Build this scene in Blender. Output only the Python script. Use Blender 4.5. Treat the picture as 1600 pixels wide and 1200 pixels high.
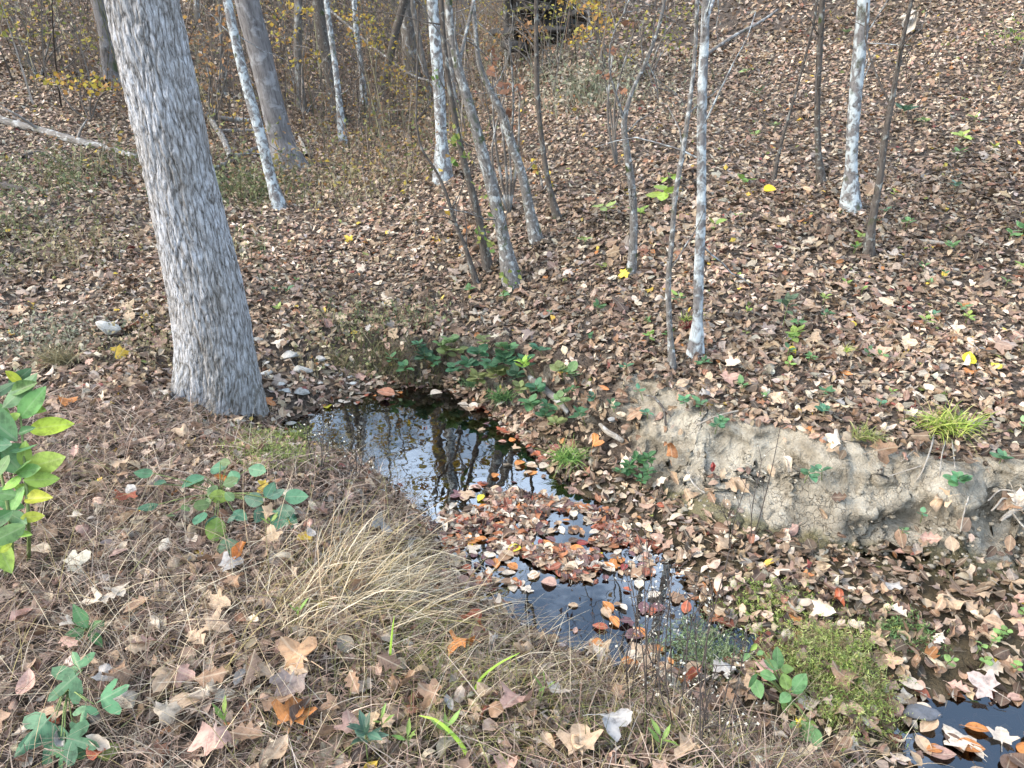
import bpy, math, random
import numpy as np
from mathutils import Vector, Matrix

random.seed(7)
RNG = np.random.default_rng(7)
scene = bpy.context.scene
COL = scene.collection
for o in list(bpy.data.objects):
    bpy.data.objects.remove(o)

# ------------------------------------------------------------------ camera, sky, sun, exposure
CAM_H, PITCH, FPX = 1.55, math.radians(24.0), 1150.0
cam_d = bpy.data.cameras.new("camera")
cam = bpy.data.objects.new("camera", cam_d)
COL.objects.link(cam)
cam.location = (0, 0, CAM_H)
cam.rotation_euler = (math.pi / 2 - PITCH, 0, 0)
cam_d.sensor_width = 36.0
cam_d.lens = 36.0 * FPX / 1600.0
cam_d.clip_start = 0.05
cam_d.clip_end = 400.0
scene.camera = cam

SUN_DIR = Vector((-0.74, -0.22, 0.62)).normalized()      # towards the sun
world = bpy.data.worlds.new("World")
scene.world = world
world.use_nodes = True
wn = world.node_tree.nodes
sky = wn.new("ShaderNodeTexSky")
sky.sky_type = 'NISHITA'
sky.sun_disc = False
sky.sun_elevation = math.asin(SUN_DIR.z)
sky.sun_rotation = math.atan2(SUN_DIR.x, SUN_DIR.y)
sky.air_density = 1.4
sky.dust_density = 3.0
sky.ozone_density = 1.0
wn["Background"].inputs[1].default_value = 0.15
wl = world.node_tree.links                                 # thin broken cloud over the whole sky
tc = wn.new("ShaderNodeTexCoord"); cn_ = wn.new("ShaderNodeTexNoise")
cn_.inputs["Scale"].default_value = 2.6; cn_.inputs["Detail"].default_value = 6.0; cn_.inputs["Roughness"].default_value = .6
wl.new(tc.outputs["Generated"], cn_.inputs["Vector"])
cr_ = wn.new("ShaderNodeValToRGB"); cr_.color_ramp.elements[0].position = .46; cr_.color_ramp.elements[1].position = .74
wl.new(cn_.outputs[0], cr_.inputs[0])
mx_ = wn.new("ShaderNodeMix"); mx_.data_type = 'RGBA'
wl.new(cr_.outputs[0], mx_.inputs[0]); wl.new(sky.outputs[0], mx_.inputs[6]); mx_.inputs[7].default_value = (12.0, 14.6, 18.5, 1)
wl.new(mx_.outputs[2], wn["Background"].inputs[0])

sun_d = bpy.data.lights.new("sun", 'SUN')
sun_d.energy = 1.5
sun_d.angle = math.radians(30.0)
sun_d.color = (1.0, 0.94, 0.85)
sun_o = bpy.data.objects.new("sun", sun_d)
COL.objects.link(sun_o)
sun_o.location = (-6, -4, 9)
sun_o.rotation_euler = SUN_DIR.to_track_quat('Z', 'Y').to_euler()

scene.view_settings.view_transform = 'Standard'
scene.view_settings.look = 'None'
scene.view_settings.exposure = 1.45
scene.view_settings.gamma = 1.0
scene.render.engine = 'CYCLES'
cy = scene.cycles
cy.max_bounces = 5; cy.diffuse_bounces = 2; cy.glossy_bounces = 2; cy.transmission_bounces = 3; cy.transparent_max_bounces = 6
cy.caustics_reflective = False; cy.caustics_refractive = False

# ------------------------------------------------------------------ numeric helpers
def sstep(t):
    t = np.clip(t, 0, 1)
    return t * t * (3 - 2 * t)

def _hash(ix, iy, seed):
    h = (ix.astype(np.int64) * 374761393 + iy.astype(np.int64) * 668265263 + seed * 974634777) & 0x7fffffff
    h = ((h ^ (h >> 13)) * 1274126177) & 0x7fffffff
    h = (h ^ (h >> 16)) & 0xffff
    return h / 65535.0

def vnoise(x, y, seed=0):
    x = np.asarray(x, float); y = np.asarray(y, float)
    ix, iy = np.floor(x), np.floor(y)
    fx, fy = x - ix, y - iy
    fx = fx * fx * (3 - 2 * fx); fy = fy * fy * (3 - 2 * fy)
    a = _hash(ix, iy, seed); b = _hash(ix + 1, iy, seed)
    c = _hash(ix, iy + 1, seed); d = _hash(ix + 1, iy + 1, seed)
    return (a + (b - a) * fx + (c - a) * fy + (a - b - c + d) * fx * fy) * 2 - 1

def fbm(x, y, seed=0, octv=4):
    s, a, t = 0.0, 1.0, 0.0
    for i in range(octv):
        s = s + a * vnoise(x * 2 ** i + i * 17.3, y * 2 ** i - i * 9.1, seed + i)
        t += a; a *= 0.5
    return s / t

def softplus(x, k=1.0):
    return np.logaddexp(0, np.asarray(x, float) / k) * k

CP, SP = math.cos(PITCH), math.sin(PITCH)
def ray(px, py):
    u, v = (px - 800) / FPX, (600 - py) / FPX
    return np.array([u, CP + v * SP, -SP + v * CP])
def on_plane_z(px, py, z):
    d = ray(px, py); t = (z - CAM_H) / d[2]
    return np.array([0, 0, CAM_H]) + d * t
def on_plane_y(px, py, y):
    d = ray(px, py); t = y / d[1]
    return np.array([0, 0, CAM_H]) + d * t
def depth_of(p):                                # distance along the optical axis
    return p[1] * CP - (p[2] - CAM_H) * SP

# ------------------------------------------------------------------ terrain
ZW = -0.33                                       # water level
bed_px = [(425, 662), (520, 622), (600, 598), (690, 596), (770, 632), (850, 676), (930, 735), (1010, 785),
          (1110, 840), (1250, 870), (1400, 905), (1500, 925), (1640, 925), (1950, 930), (2500, 940),
          (2500, 1500), (1700, 1420), (1480, 1290), (1330, 1200), (1160, 1140), (1000, 1095), (900, 1050),
          (790, 990), (720, 930), (680, 860), (640, 800), (590, 748), (530, 708), (450, 692)]
wat_px = [(435, 664), (525, 628), (605, 604), (690, 602), (765, 644), (830, 698), (880, 748), (945, 790),
          (1000, 835), (1060, 885), (1085, 935), (1130, 975), (1200, 990), (1300, 1015), (1390, 1082), (1460, 1092),
          (1640, 1082), (2000, 1080), (2400, 1085), (2400, 1480), (1690, 1390), (1500, 1260), (1420, 1180), (1370, 1110),
          (1270, 1045), (1180, 1030), (1080, 1052), (970, 1052), (880, 1010), (765, 945), (695, 880), (655, 805),
          (598, 748), (536, 708), (452, 690)]
BED = np.array([on_plane_z(a, b, ZW)[:2] for a, b in bed_px])
WAT = np.array([on_plane_z(a, b, ZW)[:2] for a, b in wat_px])

def sdf(poly, x, y):                             # signed distance, negative inside
    d2 = np.full(x.shape, 1e9); ins = np.zeros(x.shape, bool)
    n = len(poly)
    for i in range(n):
        ax, ay = poly[i]; bx, by = poly[(i + 1) % n]
        ex, ey = bx - ax, by - ay
        wx, wy = x - ax, y - ay
        t = np.clip((wx * ex + wy * ey) / (ex * ex + ey * ey), 0, 1)
        d2 = np.minimum(d2, (wx - ex * t) ** 2 + (wy - ey * t) ** 2)
        c = ((ay > y) != (by > y))
        with np.errstate(divide='ignore', invalid='ignore'):
            c &= x < ex * (y - ay) / (by - ay if by != ay else 1e-9) + ax
        ins ^= c
    d = np.sqrt(d2)
    return np.where(ins, -d, d)

# width of the bank measured from the channel edge: (pixel on the edge, width)
bankw = [((430, 675), .75), ((520, 622), .9), ((590, 598), .45), ((640, 592), .16), ((700, 592), .16), ((780, 632), .26),
         ((860, 676), .30), ((950, 740), .34), ((1050, 805), .40), ((1200, 865), .42), ((1350, 900), .40),
         ((1480, 925), .36), ((1640, 925), .36), ((1950, 930), .4), ((1330, 1190), .5), ((1160, 1130), .5), ((1000, 1090), .55),
         ((850, 1030), .6), ((720, 930), .6), ((640, 800), .6), ((560, 730), .6)]
BWP = np.array([on_plane_z(a[0], a[1], ZW)[:2] for a, w in bankw]); BWW = np.array([w for a, w in bankw])

def base_T(x, y):
    a = 0.035 + 0.115 * sstep((x + 1.6) / 3.2) + 0.02 * sstep((-x - 2.5) / 3)
    z = a * (softplus(y - 2.6, .35)) - 0.03
    side = sstep((np.abs(x + 0.4 - 0.02 * y) - 1.2) / 6)
    z = z + (0.10 + 0.17 * side) * softplus(y - 9.0, 1.5)
    z = z + 0.14 * softplus(x - 3.2, .8) + 0.10 * softplus(-x - 4.5, 1.0)
    z = z - .17 * np.exp(-((x + .5) ** 2 / 1.4 + (y - 4.7) ** 2 / 1.6))
    z = 11 * np.tanh(z / 11)
    z = z + 0.07 * fbm(x * .55, y * .55, 3, 3) * sstep((np.hypot(x, y) - 1) / 6) + 0.035 * fbm(x * 2.1, y * 2.1, 9, 3)
    return z

def height(x, y):
    x = np.asarray(x, float); y = np.asarray(y, float)
    T = base_T(x, y)
    near = (np.abs(x) < 9) & (y < 7.5) & (y > -3)
    z = T.copy()
    if near.any():
        xn, yn, Tn = x[near], y[near], T[near]
        wob = 0.05 * fbm(xn * 4.2, yn * 4.2, 21, 3)
        db = sdf(BED, xn, yn) + wob
        dw = sdf(WAT, xn, yn) + wob * .7
        w = np.zeros_like(xn); ww = np.zeros_like(xn)
        for (px_, py_), bw in zip(BWP, BWW):
            k = 1.0 / ((xn - px_) ** 2 + (yn - py_) ** 2 + .01) ** 1.5
            w += k * bw; ww += k
        w /= ww
        bed = ZW + np.clip(dw * .35, -.11, .05) + 0.015 * fbm(xn * 6, yn * 6, 31, 3)
        t = db / w
        steep = sstep((.5 - w) / .25)
        prof = sstep(t) * (1 - steep) + steep * sstep(t) ** .8
        rough = fbm(xn * 4.5, yn * 4.5, 41, 5) * 0.16 + np.abs(fbm(xn * 13, yn * 13, 47, 4)) * 0.06 - .02
        mid = np.clip(4 * np.clip(t, 0, 1) * (1 - np.clip(t, 0, 1)), 0, 1)
        zz = bed + (Tn - bed) * prof + rough * mid * sstep((.6 - w) / .2)
        # low hump carrying the moss mat
        zz = np.maximum(zz, ZW + .10 * np.exp(-((xn - MX) ** 2 + (yn - MY) ** 2) / .05) - .03)
        z[near] = zz
    return z
_m = on_plane_z(1290, 1050, ZW + .03); MX, MY = _m[0], _m[1]

def h1(x, y):
    return float(height(np.array([x]), np.array([y]))[0])

_T = np.exp(np.linspace(math.log(.9), math.log(95), 1500))
def P(px, py):                                   # pixel -> point on the ground
    d = ray(px, py)
    X = d[0] * _T; Y = d[1] * _T; Z = CAM_H + d[2] * _T
    f = Z - np.maximum(height(X, Y), ZW)
    i = np.argmax(f < 0)
    if f[i] >= 0: i = len(_T) - 1
    if i == 0: t = _T[0]
    else:
        k = f[i - 1] / (f[i - 1] - f[i]); t = _T[i - 1] + (_T[i] - _T[i - 1]) * np.clip(k, 0, 1)
    return np.array([d[0] * t, d[1] * t, CAM_H + d[2] * t])

def normals(x, y, e=.02):
    zx = (height(x + e, y) - height(x - e, y)) / (2 * e)
    zy = (height(x, y + e) - height(x, y - e)) / (2 * e)
    n = np.stack([-zx, -zy, np.ones_like(zx)], -1)
    return n / np.linalg.norm(n, axis=-1, keepdims=True)

# ------------------------------------------------------------------ mesh helpers
def build_mesh(name, V, faces, col=None, uv=None, smooth=True):
    """V (n,3); faces: list of int arrays (k,3)/(k,4); col (n,3) point colour; uv (n,3) point vector"""
    me = bpy.data.meshes.new(name)
    V = np.ascontiguousarray(V, np.float32)
    faces = [np.asarray(f, np.int32) for f in faces if len(f)]
    nl = sum(f.size for f in faces); nf = sum(len(f) for f in faces)
    me.vertices.add(len(V)); me.vertices.foreach_set("co", V.ravel())
    me.loops.add(nl); me.polygons.add(nf)
    me.loops.foreach_set("vertex_index", np.concatenate([f.ravel() for f in faces]))
    tot = np.concatenate([np.full(len(f), f.shape[1], np.int32) for f in faces])
    st = np.concatenate([[0], np.cumsum(tot)[:-1]]).astype(np.int32)
    me.polygons.foreach_set("loop_start", st)
    if smooth:
        me.polygons.foreach_set("use_smooth", np.ones(nf, bool))
    if col is not None:
        a = me.attributes.new("Col", 'FLOAT_COLOR', 'POINT')
        c = np.ones((len(V), 4), np.float32); c[:, :3] = col
        a.data.foreach_set("color", c.ravel())
    if uv is not None:
        a = me.attributes.new("luv", 'FLOAT_VECTOR', 'POINT')
        u = np.zeros((len(V), 3), np.float32); u[:, :uv.shape[1]] = uv
        a.data.foreach_set("vector", u.ravel())
    me.update(calc_edges=True)
    return me

def link(name, me, mat=None, parent=None, loc=None, **props):
    o = bpy.data.objects.new(name, me)
    COL.objects.link(o)
    if mat is not None and me is not None and not me.materials: me.materials.append(mat)
    if parent is not None: o.parent = parent
    if loc is not None: o.location = loc
    for k, v in props.items(): o[k] = v
    return o

def empty(name, loc, label, cat, group=None):
    o = link(name, None, loc=loc, label=label, category=cat)
    o.empty_display_size = .1
    if group: o["group"] = group
    return o

class MB:
    def __init__(s): s.V = []; s.F3 = []; s.F4 = []; s.C = []; s.U = []; s.n = 0
    def add(s, V, F, col=None, uv=None):
        V = np.asarray(V, float)
        for f in F:
            f = np.asarray(f, int)
            if len(f): (s.F3 if f.shape[1] == 3 else s.F4).append(f + s.n)
        s.V.append(V); s.n += len(V)
        s.C.append(np.broadcast_to(np.asarray(col if col is not None else (1, 1, 1), float), (len(V), 3)))
        if uv is None: uv = np.zeros((len(V), 3))
        if uv.shape[1] == 2: uv = np.concatenate([uv, np.zeros((len(uv), 1))], 1)
        s.U.append(uv)
    def mesh(s, name, origin=(0, 0, 0), smooth=True):
        V = np.concatenate(s.V) - np.asarray(origin)
        F = []
        if s.F3: F.append(np.concatenate(s.F3))
        if s.F4: F.append(np.concatenate(s.F4))
        return build_mesh(name, V, F, np.concatenate(s.C), np.concatenate(s.U), smooth)

def frames(pts):
    pts = np.asarray(pts, float)
    t = np.gradient(pts, axis=0); t /= np.linalg.norm(t, axis=1, keepdims=True) + 1e-12
    ref = np.array([0, 1., 0]) if abs(t[0][1]) < .8 else np.array([1., 0, 0])
    U = np.zeros_like(pts); W = np.zeros_like(pts)
    u = ref - t[0] * ref.dot(t[0]); u /= np.linalg.norm(u)
    for i in range(len(pts)):
        u = u - t[i] * u.dot(t[i]); u /= np.linalg.norm(u) + 1e-12
        U[i] = u; W[i] = np.cross(t[i], u)
    return t, U, W

def tube(pts, rad, sides=8, cap=True, disp=None):
    pts = np.asarray(pts, float); rad = np.asarray(rad, float); n = len(pts)
    t, U, W = frames(pts)
    a = np.linspace(0, 2 * math.pi, sides, endpoint=False)
    s = np.concatenate([[0], np.cumsum(np.linalg.norm(np.diff(pts, axis=0), axis=1))])
    R = rad[:, None] * np.ones((1, sides))
    if disp is not None: R = R + disp(a[None, :], s[:, None], rad[:, None])
    V = pts[:, None, :] + R[..., None] * (np.cos(a)[None, :, None] * U[:, None, :] + np.sin(a)[None, :, None] * W[:, None, :])
    uv = np.stack([np.broadcast_to(np.cos(a), (n, sides)) * rad[:, None], np.broadcast_to(np.sin(a), (n, sides)) * rad[:, None],
                   np.broadcast_to(s[:, None], (n, sides))], -1)
    i = np.arange(n - 1)[:, None] * sides; j = np.arange(sides)[None, :]; k = (j + 1) % sides
    F = [np.stack([i + j, i + k, i + sides + k, i + sides + j], -1).reshape(-1, 4)]
    V = V.reshape(-1, 3); uv = uv.reshape(-1, 3)
    if cap:
        V = np.concatenate([V, pts[-1:] + t[-1:] * rad[-1] * .3]); uv = np.concatenate([uv, [[0, 0, s[-1]]]])
        b = (n - 1) * sides
        F.append(np.stack([b + np.arange(sides), b + (np.arange(sides) + 1) % sides, np.full(sides, len(V) - 1)], -1))
    return V, F, uv

def resample(pts, rad, n):
    pts = np.asarray(pts, float); rad = np.asarray(rad, float)
    s = np.concatenate([[0], np.cumsum(np.linalg.norm(np.diff(pts, axis=0), axis=1))])
    # Catmull-Rom like smoothing through cubic Hermite
    q = np.linspace(0, s[-1], n)
    m = np.gradient(pts, s, axis=0) if len(pts) > 2 else np.repeat((pts[-1:] - pts[:1]) / s[-1], 2, 0)
    i = np.clip(np.searchsorted(s, q, 'right') - 1, 0, len(s) - 2)
    h = (s[i + 1] - s[i]); t = ((q - s[i]) / h)[:, None]; h = h[:, None]
    out = (2 * t**3 - 3 * t**2 + 1) * pts[i] + (t**3 - 2 * t**2 + t) * h * m[i] + (-2 * t**3 + 3 * t**2) * pts[i + 1] + (t**3 - t**2) * h * m[i + 1]
    return out, np.interp(q, s, rad)

# ------------------------------------------------------------------ materials
def mat_new(name):
    m = bpy.data.materials.new(name); m.use_nodes = True
    nt = m.node_tree
    return m, nt, nt.nodes["Principled BSDF"]
def N(nt, typ, **kw):
    n = nt.nodes.new(typ)
    for k, v in kw.items():
        if k.startswith("i_"): n.inputs[k[2:].replace("_", " ")].default_value = v
        else: setattr(n, k, v)
    return n
def L(nt, a, b): nt.links.new(a, b)
def ramp(nt, fac, stops):
    r = N(nt, "ShaderNodeValToRGB")
    e = r.color_ramp.elements
    while len(e) < len(stops): e.new(.5)
    for el, (p, c) in zip(e, stops):
        el.position = p; el.color = (*c, 1) if len(c) == 3 else c
    if fac is not None: L(nt, fac, r.inputs[0])
    return r
def mixc(nt, fac, a, b, blend='MIX'):
    m = N(nt, "ShaderNodeMix", data_type='RGBA', blend_type=blend)
    for s, v in ((0, fac), (6, a), (7, b)):
        if hasattr(v, "is_output"): L(nt, v, m.inputs[s])
        elif isinstance(v, (int, float)): m.inputs[s].default_value = v
        else: m.inputs[s].default_value = (*v, 1)
    return m.outputs[2]
def math_(nt, op, a, b=None):
    m = N(nt, "ShaderNodeMath", operation=op)
    for i, v in enumerate((a, b)):
        if v is None: continue
        if hasattr(v, "is_output"): L(nt, v, m.inputs[i])
        else: m.inputs[i].default_value = v
    return m.outputs[0]

def leaf_material(name, source, transl=.28, rough=.65, spec=.25, vein=.35, spots=.5, scale=60):
    m, nt, b = mat_new(name)
    if source == 'attr':
        c = N(nt, "ShaderNodeAttribute", attribute_name="Col").outputs[0]
    else:
        c = N(nt, "ShaderNodeObjectInfo").outputs["Color"]
    uv = N(nt, "ShaderNodeAttribute", attribute_name="luv").outputs["Vector"]
    sep = N(nt, "ShaderNodeSeparateXYZ"); L(nt, uv, sep.inputs[0])
    ax = math_(nt, 'ABSOLUTE', sep.outputs[0])
    # midrib and side veins drawn in the leaf's own coordinates (x across, y along)
    mid = math_(nt, 'LESS_THAN', ax, .022)
    sv = math_(nt, 'SUBTRACT', math_(nt, 'MULTIPLY', sep.outputs[1], 9.0), math_(nt, 'MULTIPLY', ax, 8.0))
    sv = math_(nt, 'LESS_THAN', math_(nt, 'FRACT', sv), .10)
    v = math_(nt, 'MULTIPLY', math_(nt, 'MAXIMUM', mid, math_(nt, 'MULTIPLY', sv, .5)), vein)
    geo = N(nt, "ShaderNodeNewGeometry")
    no = N(nt, "ShaderNodeTexNoise", i_Scale=scale, i_Detail=4.0, i_Roughness=.65); L(nt, geo.outputs["Position"], no.inputs["Vector"])
    bl = ramp(nt, no.outputs[0], [(.3, (1 - spots,) * 3), (.52, (1, 1, 1)), (.75, (1.0 + spots * .25,) * 3)])
    c2 = mixc(nt, 1.0, c, bl.outputs[0], 'MULTIPLY')
    c3 = mixc(nt, v, c2, mixc(nt, .5, c2, (.75, .68, .5)))
    L(nt, c3, b.inputs["Base Color"])
    b.inputs["Roughness"].default_value = rough
    b.inputs["Specular IOR Level"].default_value = spec
    bump = N(nt, "ShaderNodeBump", i_Strength=.25, i_Distance=.004); L(nt, no.outputs[0], bump.inputs["Height"])
    L(nt, bump.outputs[0], b.inputs["Normal"])
    tr = N(nt, "ShaderNodeBsdfTranslucent"); L(nt, c3, tr.inputs[0])
    mx = N(nt, "ShaderNodeMixShader"); mx.inputs[0].default_value = transl
    L(nt, b.outputs[0], mx.inputs[1]); L(nt, tr.outputs[0], mx.inputs[2])
    L(nt, mx.outputs[0], nt.nodes["Material Output"].inputs[0])
    return m

M = {}
M['litter'] = leaf_material("dry_leaf_litter", 'attr', transl=.18, rough=.6, spec=.3)
M['leaf'] = leaf_material("fallen_leaf", 'obj', transl=.18, rough=.55, spec=.35)
M['green'] = leaf_material("green_leaf", 'obj', transl=.35, rough=.55, spec=.3, vein=.18, spots=.5, scale=38)
M['foliage'] = leaf_material("tree_foliage", 'attr', transl=.4, rough=.6, spec=.2, vein=.1, spots=.3, scale=12)
M['grass'] = leaf_material("grass_blades", 'attr', transl=.25, rough=.6, spec=.25, vein=0, spots=.35, scale=25)

def bark_material(name, base, dark, lichen, lichen_amt=.5, stretch=.3, scale=14, patch=9, moss=0.0, bumpd=.012):
    m, nt, b = mat_new(name)
    uv = N(nt, "ShaderNodeAttribute", attribute_name="luv").outputs["Vector"]
    oi = N(nt, "ShaderNodeObjectInfo")
    off = N(nt, "ShaderNodeVectorMath", operation='ADD'); L(nt, uv, off.inputs[0])
    cx = N(nt, "ShaderNodeCombineXYZ"); L(nt, math_(nt, 'MULTIPLY', oi.outputs["Random"], 40.0), cx.inputs[2]); L(nt, cx.outputs[0], off.inputs[1])
    mp = N(nt, "ShaderNodeMapping"); mp.inputs["Scale"].default_value = (scale, scale, scale * stretch); L(nt, off.outputs[0], mp.inputs[0])
    n1 = N(nt, "ShaderNodeTexNoise", i_Scale=2.2, i_Detail=6.0, i_Roughness=.65); L(nt, mp.outputs[0], n1.inputs["Vector"])
    mp2 = N(nt, "ShaderNodeMapping"); mp2.inputs["Scale"].default_value = (patch, patch, patch * .9); L(nt, off.outputs[0], mp2.inputs[0])
    n2 = N(nt, "ShaderNodeTexNoise", i_Scale=1.5, i_Detail=5.0, i_Roughness=.6, i_Distortion=.6); L(nt, mp2.outputs[0], n2.inputs["Vector"])
    n3 = N(nt, "ShaderNodeTexNoise", i_Scale=.8, i_Detail=3.0); L(nt, mp2.outputs[0], n3.inputs["Vector"])
    c = ramp(nt, n1.outputs[0], [(.3, dark), (.5, base), (.75, tuple(min(1, v * 1.35) for v in base))]).outputs[0]
    th = .62 - .22 * lichen_amt
    lf = ramp(nt, n2.outputs[0], [(th - .04, (0, 0, 0)), (th + .09, (1, 1, 1))]).outputs[0]
    lc = mixc(nt, n1.outputs[0], tuple(v * .72 for v in lichen), tuple(min(1, v * 1.2) for v in lichen))
    c = mixc(nt, lf, c, lc)
    if moss > 0:
        mf = ramp(nt, n3.outputs[0], [(.66 - .2 * moss, (0, 0, 0)), (.78 - .2 * moss, (1, 1, 1))]).outputs[0]
        c = mixc(nt, mf, c, (.05, .065, .025))
    L(nt, c, b.inputs["Base Color"])
    b.inputs["Roughness"].default_value = .9; b.inputs["Specular IOR Level"].default_value = .15
    hs = math_(nt, 'ADD', n1.outputs[0], math_(nt, 'MULTIPLY', lf, .25))
    bump = N(nt, "ShaderNodeBump", i_Strength=.9, i_Distance=bumpd); L(nt, hs, bump.inputs["Height"]); L(nt, bump.outputs[0], b.inputs["Normal"])
    return m

M['lichen'] = bark_material("lichen_bark", (.17, .16, .155), (.06, .055, .05), (.46, .505, .515), .60, .5, 30, 12, .15)
M['lichen_dull'] = bark_material("mottled_bark", (.15, .14, .13), (.05, .045, .04), (.42, .44, .43), .30, .5, 30, 18, .35)
M['dark_bark'] = bark_material("dark_bark", (.09, .078, .068), (.03, .025, .022), (.27, .28, .26), .12, .3, 30, 14, .2)
M['grey_bark'] = bark_material("grey_bark", (.14, .132, .13), (.06, .055, .055), (.25, .25, .255), .25, .2, 16, 5, .05)
M['far_bark'] = bark_material("far_bark", (.14, .125, .11), (.05, .045, .04), (.36, .37, .36), .2, .3, 14, 6, 0)
M['log'] = bark_material("weathered_log", (.17, .155, .14), (.07, .06, .05), (.40, .40, .38), .30, .15, 22, 7, .1)
M['root'] = bark_material("bare_root", (.27, .24, .20), (.12, .10, .08), (.42, .40, .36), .3, .15, 40, 20, 0)

def oak_material():
    m, nt, b = mat_new("oak_bark")
    col = N(nt, "ShaderNodeAttribute", attribute_name="Col")
    sep = N(nt, "ShaderNodeSeparateColor"); L(nt, col.outputs[0], sep.inputs[0])      # r = plate height, g = moss at foot
    uv = N(nt, "ShaderNodeAttribute", attribute_name="luv").outputs["Vector"]
    wn_ = N(nt, "ShaderNodeTexNoise", i_Scale=9.0, i_Detail=3.0); L(nt, uv, wn_.inputs["Vector"])
    wv = N(nt, "ShaderNodeVectorMath", operation='MULTIPLY_ADD'); L(nt, wn_.outputs["Color"], wv.inputs[0]); wv.inputs[1].default_value = (.028, .028, .05); L(nt, uv, wv.inputs[2])
    def ridged(sxy, sz, k, det):
        mp = N(nt, "ShaderNodeMapping"); mp.inputs["Scale"].default_value = (sxy, sxy, sz); L(nt, wv.outputs[0], mp.inputs[0])
        n = N(nt, "ShaderNodeTexNoise", i_Scale=1.0, i_Detail=det, i_Roughness=.6); L(nt, mp.outputs[0], n.inputs["Vector"])
        return math_(nt, 'MINIMUM', math_(nt, 'MULTIPLY', math_(nt, 'ABSOLUTE', math_(nt, 'SUBTRACT', n.outputs[0], .5)), k), 1.0)
    mpv = N(nt, "ShaderNodeMapping"); mpv.inputs["Scale"].default_value = (44, 44, 9); L(nt, wv.outputs[0], mpv.inputs[0])
    vo = N(nt, "ShaderNodeTexVoronoi", feature='DISTANCE_TO_EDGE', i_Scale=1.0); L(nt, mpv.outputs[0], vo.inputs["Vector"])
    r3 = math_(nt, 'MINIMUM', math_(nt, 'MULTIPLY', vo.outputs["Distance"], 4.5), 1.0)
    r1 = ridged(84, 7.0, 11.0, 1.5); r2 = ridged(150, 20, 8.0, 3.0)
    mp3 = N(nt, "ShaderNodeMapping"); mp3.inputs["Scale"].default_value = (130, 130, 60); L(nt, uv, mp3.inputs[0])
    n1 = N(nt, "ShaderNodeTexNoise", i_Scale=1.0, i_Detail=5.0, i_Roughness=.7); L(nt, mp3.outputs[0], n1.inputs["Vector"])
    mp2 = N(nt, "ShaderNodeMapping"); mp2.inputs["Scale"].default_value = (5, 5, 2.0); L(nt, uv, mp2.inputs[0])
    n2 = N(nt, "ShaderNodeTexNoise", i_Scale=1.0, i_Detail=4.0); L(nt, mp2.outputs[0], n2.inputs["Vector"])
    rr = math_(nt, 'ADD', math_(nt, 'ADD', math_(nt, 'MULTIPLY', r1, .22), math_(nt, 'MULTIPLY', r3, .34)), math_(nt, 'MULTIPLY', r2, .15))
    hgt = math_(nt, 'ADD', math_(nt, 'ADD', math_(nt, 'MULTIPLY', sep.outputs[0], .22), rr), math_(nt, 'MULTIPLY', math_(nt, 'SUBTRACT', n1.outputs[0], .38), .55))
    c = ramp(nt, hgt, [(.12, (.05, .045, .042)), (.32, (.18, .17, .16)), (.54, (.35, .345, .345)), (.84, (.54, .545, .565))]).outputs[0]
    c = mixc(nt, ramp(nt, n2.outputs[0], [(.42, (0, 0, 0)), (.68, (.85, .85, .85))]).outputs[0], c, mixc(nt, 1.0, c, (.70, .64, .56), 'MULTIPLY'))
    c = mixc(nt, sep.outputs[1], c, mixc(nt, .6, c, (.10, .085, .04)))
    L(nt, c, b.inputs["Base Color"])
    b.inputs["Roughness"].default_value = .92; b.inputs["Specular IOR Level"].default_value = .12
    bump = N(nt, "ShaderNodeBump", i_Strength=.95, i_Distance=.014); L(nt, hgt, bump.inputs["Height"]); L(nt, bump.outputs[0], b.inputs["Normal"])
    return m
M['oak'] = oak_material()

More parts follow.
